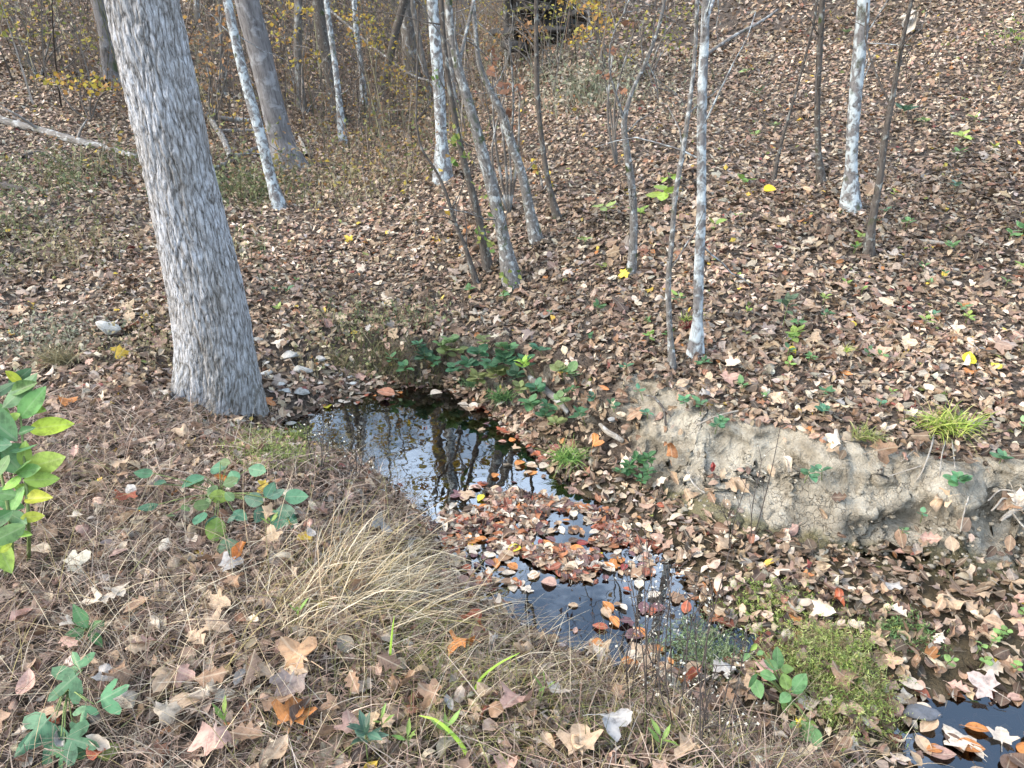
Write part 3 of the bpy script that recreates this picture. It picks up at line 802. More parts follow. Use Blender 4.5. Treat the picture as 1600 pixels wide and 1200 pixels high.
def unit1(v): return v / np.linalg.norm(v)
def tree(name, label, pix, H, mat, branches=(), seed=0, group=None, nlimb=7, nleaf=500, spread=1.6, leafcol='olive', sides=12, lean_keep=.5, vine=None, flare=1.75):
    rng = np.random.default_rng(100 + seed)
    base = P(pix[0][0], pix[0][1]); yb = base[1]
    pts, rad = px_path(pix, yb)
    rad[0] *= flare; rad[1] *= (1 + (flare - 1) * .6)
    fp, fr = resample(pts, rad, 30)
    d = pts[-1] - pts[-2]; d /= np.linalg.norm(d); d0 = d.copy()
    ext, er = [], []; p = pts[-1].copy(); r = rad[-1]; top = p[2]
    nseg = max(4, int((H - top) / .7))
    for i in range(nseg):
        d = d0 * lean_keep + np.array([0, 0, 1.0]) * (1 - lean_keep) + rng.normal(0, .06, 3); d /= np.linalg.norm(d)
        p = p + d * .7; ext.append(p.copy()); er.append(max(.006, r * (1 - .85 * (i + 1) / nseg)))
    ap = np.concatenate([fp, ext]); ar = np.concatenate([fr, er])
    root = empty(name, base, label, "tree", group)
    v, f, u = tube(ap, ar, sides, disp=lump(seed + 3))
    mb = MB(); mb.add(v, f, uv=u); tk = link("trunk", mb.mesh("trunk", base), mat, root)
    for bp in branches:
        bpts, brad = px_path(bp, yb, sink=0)
        bpts[:, 1] += np.linspace(0, rng.uniform(-.25, .25), len(bpts))
        bpts, brad = resample(bpts, brad, 10 if len(bpts) > 2 else 5)
        v, f, u = tube(bpts, brad, 6); b = MB(); b.add(v, f, uv=u); br = link("branch", b.mesh("branch", base), mat, root)
        for k in range(4):
            q = bpts[rng.integers(len(bpts) // 3, len(bpts))]; tw = limb_path(q, unit1(rng.normal(0, 1, 3) + np.array([0, 0, .6])), rng.uniform(.15, .45), rng, 4, .1)
            v, f, u = tube(tw, np.linspace(max(.003, brad.min() * .5), .0015, len(tw)), 4); t_ = MB(); t_.add(v, f, uv=u); link("twig", t_.mesh("twig", base), mat, br)
    for k in range(5):                          # small side twigs low on the stem
        q = fp[rng.integers(6, len(fp))]; tw = limb_path(q, unit1(rng.normal(0, 1, 3) + np.array([0, 0, .7])), rng.uniform(.2, .7), rng, 5, .15)
        v, f, u = tube(tw, np.linspace(.005, .0015, len(tw)), 4); t_ = MB(); t_.add(v, f, uv=u); link("twig", t_.mesh("twig", base), mat, root)
    lm, cm = canopy(ap, ar, top + .35, rng, nlimb, nleaf, spread, leafcol)
    lb = link("limbs", lm.mesh("limbs", base), mat, root)
    if cm.n: link("crown", cm.mesh("crown", base), M['foliage'], lb)
    if vine:
        vm = MB()
        for (vx, vy, n) in vine:
            c = on_plane_y(vx, vy, yb - .08)[None] + rng.normal(0, .035, (n, 3)); nr = rng.normal(0, .5, (n, 3)) + np.array([0, -.8, .5]); nr /= np.linalg.norm(nr, axis=1, keepdims=True)
            scatter_leaves(vm, TL, c, nr, rng.uniform(.03, .06, n), crown_cols(n, rng, 'green'), .4, rng)
        link("vine_leaves", vm.mesh("vine_leaves", base), M['foliage'], tk)
    return root

# big oak, bark plates as real relief
def oak():
    pix = [(338, 645, 140), (339, 605, 140), (335, 540, 136), (322, 460, 132), (300, 360, 127), (278, 260, 122), (252, 140, 124), (222, 0, 128), (200, -110, 128)]
    base = P(340, 622); yb = base[1]
    pts, rad = px_path(pix, yb, sink=.25)
    rad = rad * .84; rad[0] *= .95
    rows = 480
    fp, fr = resample(pts, rad, rows)
    sides = 250
    v, f, u = tube(fp, fr, sides, cap=False)
    ang = np.tile(np.linspace(0, 2 * math.pi, sides, endpoint=False), rows)
    s = u[:, 2]
    # plates: cellular pattern stretched along the trunk, periodic in angle
    na, ns = 62, .05
    warp = fbm(np.cos(ang) * 2.5 + s * 1.5, np.sin(ang) * 2.5 + s * 2.1, 77, 3)
    A = ang / (2 * math.pi) * na + warp * 2.4; S = s / ns + fbm(np.cos(ang) * 4, np.sin(ang) * 4 + s * 3, 83, 2) * 1.2
    n1 = vnoise(A * .80, S * .30, 5) + .45 * vnoise(A * 1.9 + 7, S * .8, 6)
    n2 = vnoise(A * 1.35 + 31, S * .55, 8) + .5 * vnoise(A * 2.6, S * 1.5 + 3, 9)
    plate = np.clip(np.abs(n1) * 2.5, 0, 1) * .62 + np.clip(np.abs(n2) * 2.2, 0, 1) * .38
    plate = np.clip(plate * (.8 + .35 * fbm(A * .5, S * 1.3, 15, 3)), 0, 1)
    cen = np.repeat(fp, sides, 0)
    rdir = v - cen; rdir /= np.linalg.norm(rdir, axis=1, keepdims=True)
    low = np.clip(1 - (s - .25) / .55, 0, 1)
    fl = low ** 2 * (.055 * np.clip(np.cos(5 * ang + 1.1), -.3, 1) + .03 * np.cos(3 * ang - .8) + .01)
    v = v + rdir * (plate * .014 - .008 + fl + .012 * fbm(np.cos(ang) * 1.5 + s, np.sin(ang) * 1.5 - s, 91, 3))[:, None]
    foot = np.clip(low * .9 + .0, 0, 1) * np.clip(.5 + fbm(np.cos(ang) * 3, np.sin(ang) * 3 + s * 4, 97, 3), 0, 1)
    colr = np.stack([plate, foot, np.zeros_like(plate)], -1)
    root = empty("oak_tree", base, "big grey furrowed-bark tree trunk leaning beside the pool", "tree")
    mb = MB(); mb.add(v, f, colr, u)
    tr = link("trunk", mb.mesh("trunk", base), M['oak'], root)
    # upper trunk, limbs and crown above the frame
    d = pts[-1] - pts[-2]; d /= np.linalg.norm(d); p = fp[-1] - d * .05; r = fr[-1]
    ap, ar = [p.copy()], [r * .99]; rng = np.random.default_rng(8)
    for i in range(16):
        d = d * .7 + np.array([0, 0, .3]) + rng.normal(0, .03, 3); d /= np.linalg.norm(d); p = p + d * .75
        ap.append(p.copy()); ar.append(r * (1 - .8 * (i + 1) / 16))
    v, f, u = tube(ap, ar, 24); b = MB(); b.add(v, f, (.7, 0, 0), u); link("upper_trunk", b.mesh("upper_trunk", base), M['oak'], root)
    lm, cm = canopy(np.array(ap), np.array(ar), ap[5][2], rng, 12, 1500, 3.0, 'rust')
    lb = link("limbs", lm.mesh("limbs", base), M['grey_bark'], root); link("crown", cm.mesh("crown", base), M['foliage'], lb)
oak()

tree("lichen_tree", "slim pale lichen-covered trunk slanting up beside the big furrowed trunk",
     [(438, 328, 17), (425, 285, 17), (408, 215, 17), (390, 150, 16), (372, 80, 15), (355, 0, 14), (345, -60, 14)], 9, M['lichen'], seed=1, nleaf=350)
tree("grey_tree", "thick smooth grey trunk standing behind the slim white-lichened trunk",
     [(450, 262, 44), (440, 220, 37), (425, 160, 36), (408, 90, 36), (386, 0, 38), (372, -70, 38)], 13, M['grey_bark'], seed=2, nleaf=350, spread=2.4, leafcol='rust', sides=20)
tree("lichen_tree", "straight white-lichened trunk behind the leaning cluster, its foot muddy brown",
     [(692, 284, 24), (690, 220, 18), (686, 140, 18), (680, 60, 18), (675, 0, 17), (672, -60, 17)], 10, M['lichen'], seed=3, nleaf=160, vine=[(683, 118, 10)])
tree("mottled_tree", "thickest mottled trunk of the leaning cluster above the pool",
     [(800, 442, 24), (788, 380, 20), (775, 320, 19), (757, 250, 18), (738, 180, 16), (716, 105, 14), (704, 40, 12), (698, -40, 11)], 8, M['lichen_dull'],
     branches=[[(716, 105, 7), (725, 60, 6), (738, 0, 5), (745, -30, 5)], [(738, 180, 4), (722, 120, 3), (712, 70, 3), (713, 20, 2)]], seed=4, nleaf=120, vine=[(800, 440, 14), (770, 340, 5)])
tree("mottled_tree", "thin dark vine-clad stem left of the thickest leaning trunk",
     [(764, 425, 13), (750, 350, 12), (738, 300, 11), (722, 240, 10), (712, 190, 9), (700, 120, 8), (692, 40, 7), (688, -40, 7)], 7, M['dark_bark'], seed=5, nleaf=150, vine=[(713, 222, 9), (716, 250, 8), (752, 362, 8), (755, 290, 6), (760, 315, 6), (765, 385, 6)])
tree("mottled_tree", "crooked mossy trunk with broken top, right of the thickest leaning trunk",
     [(838, 378, 17), (828, 330, 16), (815, 270, 14), (798, 220, 14), (785, 180, 13), (765, 140, 10), (752, 110, 8), (742, 40, 7), (738, -40, 6)], 6.5, M['lichen_dull'],
     branches=[[(798, 220, 5), (802, 170, 4), (800, 110, 3), (795, 60, 3)]], seed=6, nleaf=120, leafcol='dry')
tree("slender_tree", "slender dark stem at the right edge of the leaning cluster",
     [(872, 345, 11), (860, 300, 9), (848, 230, 8), (840, 150, 8), (838, 80, 7), (838, 0, 6), (838, -40, 6)], 7, M['dark_bark'],
     branches=[[(838, 78, 3), (824, 60, 2.5), (808, 45, 2)], [(838, 40, 2.5), (850, 20, 2), (862, 0, 2)]], seed=7, nleaf=150, leafcol='rust')
tree("thin_tree", "twiggy stick-thin stem rooted furthest down the left of the leaning cluster",
     [(744, 442, 8), (728, 390, 7), (710, 345, 6), (696, 300, 5), (680, 265, 4), (660, 235, 4), (650, 190, 3)], 3.0, M['dark_bark'], seed=8, nlimb=3, nleaf=0, spread=.5)
tree("forked_tree", "mossy grey stem forking into two thin arms in mid slope",
     [(986, 430, 12), (990, 370, 13), (988, 300, 12), (980, 240, 11), (975, 190, 10), (985, 150, 6), (1010, 95, 6), (1030, 40, 5), (1042, -20, 5)], 6, M['lichen_dull'],
     branches=[[(975, 190, 6), (962, 150, 4), (950, 110, 3), (952, 60, 2.5), (975, 10, 2.5), (985, -30, 2)], [(1010, 95, 3), (1026, 130, 2), (1030, 160, 2)]], seed=9, nleaf=120, leafcol='dry')
tree("thin_tree", "thin pale sapling rooted just in front of the white-blotched sapling on the right bank",
     [(1051, 578, 10), (1047, 520, 9), (1044, 450, 9), (1050, 370, 8), (1056, 300, 8), (1066, 240, 8), (1078, 160, 7), (1086, 80, 6), (1090, -30, 6)], 6, M['lichen_dull'], seed=10, nleaf=90, nlimb=5, spread=.8)
tree("lichen_tree", "white-blotched sapling rooted on the slope above the clay bank, forking at the top",
     [(1086, 558, 21), (1090, 500, 16), (1092, 420, 16), (1096, 320, 15), (1096, 220, 15), (1098, 120, 15), (1101, 60, 14), (1103, 0, 12), (1104, -50, 11)], 8, M['lichen'],
     branches=[[(1098, 45, 7), (1112, 25, 5), (1126, 0, 5), (1140, -30, 4)]], seed=11, nleaf=300)
tree("slender_tree", "dark upright slender stem on the open leafy slope, left of the white-lichened tree",
     [(1284, 290, 12), (1279, 240, 9), (1277, 170, 9), (1280, 90, 9), (1285, 0, 9), (1287, -50, 9)], 8, M['dark_bark'], seed=12, nleaf=250, leafcol='rust',
     branches=[[(1280, 100, 5), (1270, 120, 3), (1262, 160, 2.5)]])
tree("lichen_tree", "broad white-lichened trunk standing on the open leafy slope",
     [(1328, 330, 24), (1330, 260, 18), (1333, 200, 19), (1338, 130, 20), (1345, 60, 20), (1350, 0, 19), (1354, -60, 19)], 10, M['lichen'], seed=13, nleaf=220)
tree("slender_tree", "crooked dark stem leaning right in front of the broad lichened slope tree",
     [(1357, 402, 14), (1362, 350, 12), (1373, 290, 11), (1382, 220, 10), (1392, 165, 9), (1402, 110, 7), (1412, 55, 6), (1424, 0, 6), (1430, -40, 5)], 6, M['dark_bark'],
     branches=[[(1392, 165, 4), (1380, 120, 3), (1372, 60, 3), (1385, 0, 3)], [(1402, 110, 3), (1400, 70, 2.5), (1415, 47, 2)]], seed=14, nleaf=100, leafcol='dry')
tree("thin_tree", "thin dark stem slanting right across the open leafy slope",
     [(1208, 285, 6), (1218, 235, 5), (1230, 190, 5), (1243, 145, 4), (1258, 90, 4), (1272, 30, 4), (1280, -40, 4)], 4.5, M['dark_bark'], seed=15, nlimb=3, nleaf=0, spread=.6)
tree("lichen_tree", "far slim pale lichened trunk leaning before a dark trunk in the back woods",
     [(536, 222, 11), (530, 160, 10), (522, 90, 9), (512, 20, 9), (508, -30, 9)], 9, M['lichen'], seed=16, nleaf=150, leafcol='yellow')
tree("dark_tree", "dark purple-grey trunk behind the far slim pale lichened one",
     [(528, 190, 22), (518, 130, 19), (505, 60, 18), (496, 0, 18), (490, -40, 18)], 13, M['dark_bark'], seed=17, nleaf=250, leafcol='yellow', spread=2.2)
tree("dark_tree", "dark leaning trunk tilting right in the back woods behind yellow leaves",
     [(596, 150, 13), (606, 105, 12), (618, 50, 12), (632, 0, 12), (642, -40, 12)], 10, M['dark_bark'], seed=18, nleaf=180, leafcol='yellow', spread=1.8)
tree("pale_tree", "pale slender trunk deep in the back woods between yellow shrubs",
     [(569, 165, 9), (565, 110, 8), (556, 40, 8), (552, -30, 8)], 10, M['lichen'], seed=19, nleaf=150, leafcol='yellow')
tree("grey_tree", "dim grey trunk half hidden behind the smooth grey trunk's top",
     [(470, 170, 14), (466, 100, 13), (466, 0, 13), (466, -40, 13)], 12, M['far_bark'], seed=20, nleaf=400, leafcol='yellow')
tree("pale_tree", "narrow grey trunk between the two pale-lichened trunks at the head of the hollow",
     [(712, 190, 9), (706, 120, 9), (700, 50, 8), (698, -30, 8)], 9, M['far_bark'], seed=21, nleaf=250, leafcol='yellow')
tree("pale_tree", "narrow lilac-grey trunk just left of the dark gap at the head of the hollow",
     [(794, 105, 9), (792, 60, 8), (790, 0, 8), (789, -30, 8)], 10, M['far_bark'], seed=22, nleaf=250, leafcol='yellow')
tree("dark_tree", "shadowed trunk whose foot shows left of the big furrowed trunk",
     [(178, 125, 26), (168, 60, 24), (155, 0, 24), (148, -40, 24)], 12, M['grey_bark'], seed=23, nleaf=400, leafcol='rust', spread=2)
tree("thin_tree", "thin pale stem between the big furrowed trunk and the slim white-lichened trunk",
     [(352, 150, 7), (347, 95, 6), (344, 40, 5), (343, -30, 5)], 7, M['far_bark'], seed=24, nleaf=80, nlimb=4, leafcol='rust')

# far woods, copies of a few prototypes
def far_proto(seed, H, r, leafcol, mat, nleaf):
    rng = np.random.default_rng(seed)
    pts = limb_path((0, 0, -.3), (rng.normal(0, .06), rng.normal(0, .06), 1), H, rng, 10, .6)
    pts[:, :2] *= .5
    rad = np.linspace(r, r * .15, len(pts)); rad[0] *= 1.3
    fp, fr = resample(pts, rad, 22)
    mb = MB(); v, f, u = tube(fp, fr, 9, disp=lump(seed)); mb.add(v, f, uv=u)
    lm, cm = canopy(fp, fr, H * .3, rng, 12, nleaf, H * .2, leafcol, (.08, .16))
    return mb.mesh("trunk"), lm.mesh("limbs"), cm.mesh("crown"), mat
FAR = [far_proto(51, 10, .12, 'yellow', M['far_bark'], 380), far_proto(52, 8, .08, 'rust', M['lichen_dull'], 220),
       far_proto(53, 10, .17, 'olive', M['dark_bark'], 350), far_proto(54, 6, .05, 'yellow', M['far_bark'], 350)]
FARL = ["distant bare-stemmed brown trunk with yellow crown in the woods up the valley", "distant slim grey trunk with rusty leaves in the woods up the valley",
        "distant tall dark trunk in the woods up the valley", "distant thin sapling with yellow leaves in the woods up the valley"]
rf = np.random.default_rng(61)
spots = []
tries = 0
while len(spots) < 64 and tries < 6000:
    tries += 1
    y = rf.uniform(13, 44); x = rf.uniform(-.85, .55) * y
    if -.32 * y < x < .16 * y and (y > 24 or rf.uniform() < .75): continue
    if x > .12 * y and y < 30 and rf.uniform() < .93: continue          # the right-hand slope is open
    if any((x - a) ** 2 + (y - b) ** 2 < 2.2 for a, b in spots): continue
    spots.append((x, y))
for i, (x, y) in enumerate(spots):
    k = int(rf.choice(4, p=[.3, .25, .15, .3]))
    tr, lm, cr, mat = FAR[k]
    root = empty("woodland_tree", (x, y, h1(x, y)), FARL[k], "tree", FARL[k] + " (group)")
    root["group"] = ["yellow-crowned trunks up the valley", "slim rusty-leaved trunks up the valley", "tall dark trunks up the valley", "yellow-leaved saplings up the valley"][k]
    root.rotation_euler = (rf.normal(0, .05), rf.normal(0, .05), rf.uniform(0, 6.28)); s = rf.uniform(.8, 1.25); root.scale = (s, s, s)
    link("trunk", tr, mat, root); lb = link("limbs", lm, mat, root); link("crown", cr, M['foliage'], lb)

# understory saplings with leaves still on
def sapling(label, bpx, sprays, kind, seed, lsize=(.05, .085), mat=None, group=None, name="understory_sapling"):
    rng = np.random.default_rng(300 + seed)
    base = P(*bpx); yb = base[1]
    root = empty(name, base, label, "sapling", group)
    sm, lm = MB(), MB()
    for (cx, cy, rx, ry, n) in sprays:
        c = on_plane_y(cx, cy, yb); k = depth_of(c) / FPX
        midp = (base + c) / 2 + rng.normal(0, .06, 3)
        pp, rr = resample([base - [0, 0, .05], midp, c], [.014, .010, .006], 8)
        v, f, u = tube(pp, rr, 5); sm.add(v, f, uv=u)
        for j in range(max(3, n // 10)):
            e = c + np.array([rng.normal(0, rx * .7) * k, rng.normal(0, .25), rng.normal(0, ry * .7) * k])
            pp = np.array([c + (c - midp) * -.1, (c + e) / 2 + [0, 0, .03], e]); v, f, u = tube(pp, [.005, .004, .002], 4); sm.add(v, f, uv=u)
        pos = c + np.stack([rng.normal(0, rx * .55, n) * k, rng.normal(0, .3, n), rng.normal(0, ry * .55, n) * k], -1)
        nr = rng.normal(0, .5, (n, 3)) + np.array([0, -.4, .8]); nr /= np.linalg.norm(nr, axis=1, keepdims=True)
        scatter_leaves(lm, TL, pos, nr, rng.uniform(*lsize, n), crown_cols(n, rng, kind), .5, rng)
    link("stem", sm.mesh("stem", base), mat or M['far_bark'], root)
    link("leaves", lm.mesh("leaves", base), M['foliage'], root)
sapling("sapling with bright yellow sprays over the dark slope left of the big trunk", (140, 185), [(85, 122, 16, 8, 26), (118, 128, 18, 11, 42), (148, 136, 22, 12, 46), (176, 138, 14, 10, 24)], 'yellow', 1)
sapling("yellow-green shrub at the top of the left-hand slope", (60, 120), [(15, 20, 25, 18, 40), (45, 52, 24, 16, 36), (90, 20, 22, 18, 26), (8, 60, 14, 12, 20), (120, 55, 22, 12, 26), (140, 72, 16, 8, 18)], 'olive', 2)
sapling("yellow beech-like sapling between the two far dark trunks", (585, 175), [(560, 30, 28, 14, 60), (590, 60, 26, 22, 70), (620, 120, 18, 26, 60), (640, 150, 18, 18, 40), (545, 60, 14, 18, 34)], 'yellow', 3, lsize=(.05, .08))
sapling("yellow sapling left of the far slim pale lichened trunk", (475, 180), [(485, 20, 30, 10, 44), (450, 60, 18, 16, 30), (460, 100, 14, 10, 22), (500, 85, 22, 8, 26), (440, 20, 16, 14, 24)], 'yellow', 4)
sapling("yellow-leaved sapling arching over the dark gap", (945, 110), [(890, 5, 22, 8, 36), (925, 15, 24, 12, 44), (945, 45, 18, 14, 34), (910, 55, 18, 12, 30), (895, 62, 10, 8, 14)], 'yellow', 5)
sapling("orange-leaved sapling in front of the dark gap", (845, 120), [(815, 40, 14, 10, 24), (842, 48, 16, 8, 24), (825, 60, 14, 9, 18), (858, 78, 4, 4, 4), (775, 60, 18, 20, 26)], 'rust', 6)
sapling("thin yellowing shrub hanging across the front of the dark gap", (870, 100), [(835, 12, 26, 8, 34), (870, 25, 24, 10, 34), (800, 18, 18, 10, 26), (850, 60, 20, 8, 18), (812, 75, 14, 6, 12)], 'olive', 13, lsize=(.035, .065))
sapling("pale green-yellow bush at the foot of the right slope's crest", (1010, 120), [(1000, 40, 30, 24, 60), (1050, 60, 26, 22, 50), (1065, 20, 16, 12, 30), (985, 90, 20, 14, 30)], 'olive', 7, lsize=(.035, .06))
sapling("rusty shrub between the big furrowed trunk and the smooth grey trunk", (330, 200), [(310, 60, 18, 30, 40), (330, 110, 16, 30, 40), (345, 20, 20, 14, 26), (360, 70, 10, 20, 20)], 'rust', 8)
sapling("thin shrub holding curled dark-red leaves beside the forked stem", (965, 260), [(993, 40, 4, 6, 5), (957, 82, 6, 4, 4), (945, 120, 8, 6, 4), (972, 150, 8, 6, 6)], 'dry', 9, lsize=(.06, .1))
sapling("dry-leaved twiggy shrub before the crooked mossy trunk", (795, 330), [(770, 115, 8, 6, 8), (790, 140, 12, 5, 10), (812, 140, 10, 5, 8), (790, 185, 10, 5, 8), (768, 90, 6, 8, 5)], 'dry', 10, lsize=(.05, .09))
sapling("low yellow-leaved seedling near the slender dark stem", (845, 300), [(838, 265, 9, 5, 12), (858, 280, 7, 4, 6)], 'yellow', 11, lsize=(.04, .07))
sapling("dark green cedar-like bush at the right edge of the slope", (1590, 110), [(1585, 60, 14, 18, 60), (1598, 30, 10, 14, 30)], 'green', 12, lsize=(.03, .05))

# dark gap at the head of the hollow, its shade built as black slabs
def boulder(rng, size, n=3, cuts=9):
    import bmesh
    bm = bmesh.new(); bmesh.ops.create_icosphere(bm, subdivisions=n, radius=1.0)
    V = np.array([v.co for v in bm.verts]); F = np.array([[v.index for v in f.verts] for f in bm.faces]); bm.free()
    for _ in range(cuts):                       # flat broken facets
        d = rng.normal(0, 1, 3); d /= np.linalg.norm(d); k = rng.uniform(.38, .8)
        h = V @ d; V = V - np.where(h > k, h - k, 0)[:, None] * d
    V = V * (1 + .05 * fbm(V[:, 0] * 2 + V[:, 2], V[:, 1] * 2 - V[:, 2], int(rng.integers(999)), 3))[:, None]
    return V * np.asarray(size), F
def shade_gap():
    base = P(848, 86); rng = np.random.default_rng(71)
    root = empty("shade_mass", base, "near-black slabs painted as the shaded gap at the head of the hollow", "rock")
    m = plain("shade_black", (.035, .031, .027), .95)  # near-black colour paints the gap's deep shade onto the slabs
    V, F = boulder(rng, (.95, .5, 1.5), 4, 14); V = V * (1 + .16 * fbm(V[:, 0] * 3, V[:, 2] * 3 + V[:, 1], 7, 4))[:, None]
    b = MB(); b.add(V + [0, 1.0, .7], [F]); link("shade_backing", b.mesh("shade_backing", smooth=False), m, root)
    for dx, dz, sx, sz, dy in ((-.5, .08, .42, .16, 0), (.3, .1, .6, .15, .05), (.0, .36, .75, .13, .30), (-.6, .40, .4, .12, .35), (.6, .62, .45, .14, .4), (-.1, .66, .7, .13, .45), (.2, .92, .85, .14, .6), (-.5, .95, .4, .12, .6), (0, 1.2, .8, .16, .7)):
        V, F = boulder(rng, (sx, .55, sz), 3, 30); V = V * (1 + .12 * fbm(V[:, 0] * 6, V[:, 1] * 5 + V[:, 2] * 9, 5, 3))[:, None]
        b = MB(); b.add(V + [dx, dy, dz], [F]); s = link("shade_slab", b.mesh("shade_slab", smooth=False), m, root); s.rotation_euler = (0, rng.normal(0, .08), 0)
shade_gap()

# ------------------------------------------------------------------ logs, stones, roots
def log(name, label, cat, pix, mat, lift=0.0, stubs=(), group=None, sides=12):
    """each end rests on the ground below its pixel"""
    pts, rad = [], []
    for (px, py, w) in pix:
        g = P(px, py); r = w * .5 * depth_of(g) / FPX
        pts.append(g + np.array([0, 0, r * .8 + lift])); rad.append(r)
    fp, fr = resample(pts, rad, 26)
    base = fp[0]
    b = MB(); v, f, u = tube(fp, fr, sides, disp=lump(int(pix[0][0]), .22)); b.add(v, f, uv=u)
    v0 = fp[0][None]; 
    if not stubs:
        o = link(name, b.mesh(name, base), mat, loc=base, label=label, category=cat)
    else:
        o = empty(name, base, label, cat); link("log", b.mesh("log", base), mat, o)
        for (i, d, ln) in stubs:
            q = fp[i]; e = q + np.array(d) * ln
            v, f, u = tube([q, (q + e) / 2 + [0, 0, .02], e], [fr[i] * .4, fr[i] * .3, fr[i] * .12], 6); s = MB(); s.add(v, f, uv=u); link("branch_stub", s.mesh("branch_stub", base), mat, o)
    if group: o["group"] = group
    return o
log("fallen_log", "pale weathered log lying on the brown slope left of the big trunk", "log", [(-60, 165, 13), (0, 192, 13), (60, 208, 12), (120, 226, 13), (170, 237, 11), (215, 250, 9)], M['log'],
    stubs=[(6, (.3, -.2, .7), .5), (12, (-.5, -.3, .5), .6), (17, (.4, .1, .6), .4)])
log("fallen_log", "dark rotting log low on the far left slope", "log", [(-40, 285, 12), (10, 297, 12), (60, 303, 7)], M['dark_bark'])
log("fallen_branch", "dark bent branch on the slope below the pale weathered log", "branch", [(20, 250, 5), (60, 240, 5), (95, 262, 4)], M['dark_bark'])
log("fallen_log", "grey log lying level just right of the big furrowed trunk", "log", [(325, 196, 8), (350, 203, 8), (380, 205, 8), (400, 208, 7)], M['log'], lift=.12)
log("fallen_log", "thin second log under the grey level log", "log", [(340, 215, 5), (375, 213, 5), (402, 214, 5)], M['log'], lift=.06)
log("fallen_branch", "straight stick slanting up towards the smooth grey trunk", "branch", [(338, 274, 7), (370, 256, 7), (400, 241, 6), (430, 228, 5)], M['log'], lift=.05)
log("leaning_snag", "short lichened snag leaning against the grey level log", "snag", [(363, 262, 9), (352, 235, 10), (340, 215, 9), (328, 195, 8)], M['lichen_dull'], lift=.1)
log("leaning_snag", "pale broken stub beside the foot of the smooth grey trunk", "snag", [(480, 252, 6), (474, 236, 6), (468, 222, 5)], M['root'], lift=.05)
log("fallen_branch", "bare diagonal branch lying across the back woods' undergrowth", "branch", [(690, 190, 3), (640, 165, 4), (580, 115, 4), (520, 60, 4)], M['far_bark'], lift=.5)
log("fallen_branch", "grey branch on the right-hand slope near the white-blotched sapling's fork", "branch", [(1105, 92, 5), (1150, 62, 5), (1190, 40, 4), (1215, 22, 3)], M['log'], lift=.05)
log("fallen_branch", "thin pale twig lying on leaves behind the clay bank", "twig", [(1290, 452, 4), (1320, 474, 5), (1345, 492, 3)], M['root'])
log("fallen_branch", "curved grey stick among leaves at the right of the slope", "branch", [(1440, 428, 5), (1480, 422, 5), (1520, 428, 4)], M['log'])
log("bark_slab", "broken pale bark slab lying on leaves near the white-lichened slope tree", "bark", [(1432, 380, 7), (1455, 382, 8), (1480, 384, 6)], M['root'])

def stone(label, px, py, w, h, seed, tone=(1, 1, 1), flat=.45, group=None, sink=-.1, rot=0):
    rng = np.random.default_rng(400 + seed)
    g = P(px, py); k = depth_of(g) / FPX
    V, F = boulder(rng, (w * k * .62, w * k * .42, w * k * .55 * flat), 3, 22)
    me = build_mesh("stone", V, [F], smooth=False)
    o = link("stone", me, M['rock'], loc=g + np.array([0, 0, w * k * .5 * flat * (1 - sink)]), label=label, category="stone")
    o.rotation_euler = (rng.normal(0, .12), rng.normal(0, .15), rot); o.color = (*tone, 1)
    if group: o["group"] = group
stone("largest white stone block on leaves left of the big trunk", 170, 527, 44, 22, 1, (1.15, 1.15, 1.15), .6)
for i, (px, py, w, r, t) in enumerate([(455, 563, 34, .3, 1.0), (502, 566, 22, .1, .9), (474, 586, 34, .5, .95), (420, 588, 24, .6, 1.1), (502, 602, 17, 0, 1.25), (440, 604, 22, .4, 1.0),
                                       (447, 615, 22, 0, 1.0), (552, 602, 16, .4, 1.2), (475, 620, 30, .1, .85), (512, 574, 14, .8, .8), (530, 590, 20, .2, .7), (415, 572, 16, .2, 1.1), (404, 535, 22, .2, .8), (548, 592, 14, 1, .9)]):
    stone("flat pale stone slab on the stony shore between big trunk and pool", px, py, w, w * .4, 10 + i, (t, t, t), .36, "flat stones on the stony shore", -.5, r)
for i, (px, py, w) in enumerate([(455, 664, 22), (460, 676, 16), (486, 650, 14)]):
    stone("grey wet stone at the pool's shallow end below the big trunk", px, py, w, w, 30 + i, (.6, .6, .6), .4, "wet stones at the pool's shallow end", .4)
for i, (px, py, w) in enumerate([(702, 886, 14), (1405, 700, 13), (1265, 690, 11), (960, 660, 12), (1150, 715, 18)]):
    pass
stone("round grey pebble among floating leaves at the pool's near edge", 709, 875, 16, 16, 41, (.75, .75, .7), .8)
stone("grey pebble stuck in the clay under the small grass tuft", 1290, 692, 15, 12, 42, (.55, .56, .6), .7)
stone("wedge-shaped grey stone stuck in the bank beside the bare root", 955, 662, 14, 16, 43, (.6, .6, .62), .8)
stone("dark flat stone in the water below the moss mat", 1432, 1122, 62, 30, 44, (.28, .30, .36), .35)

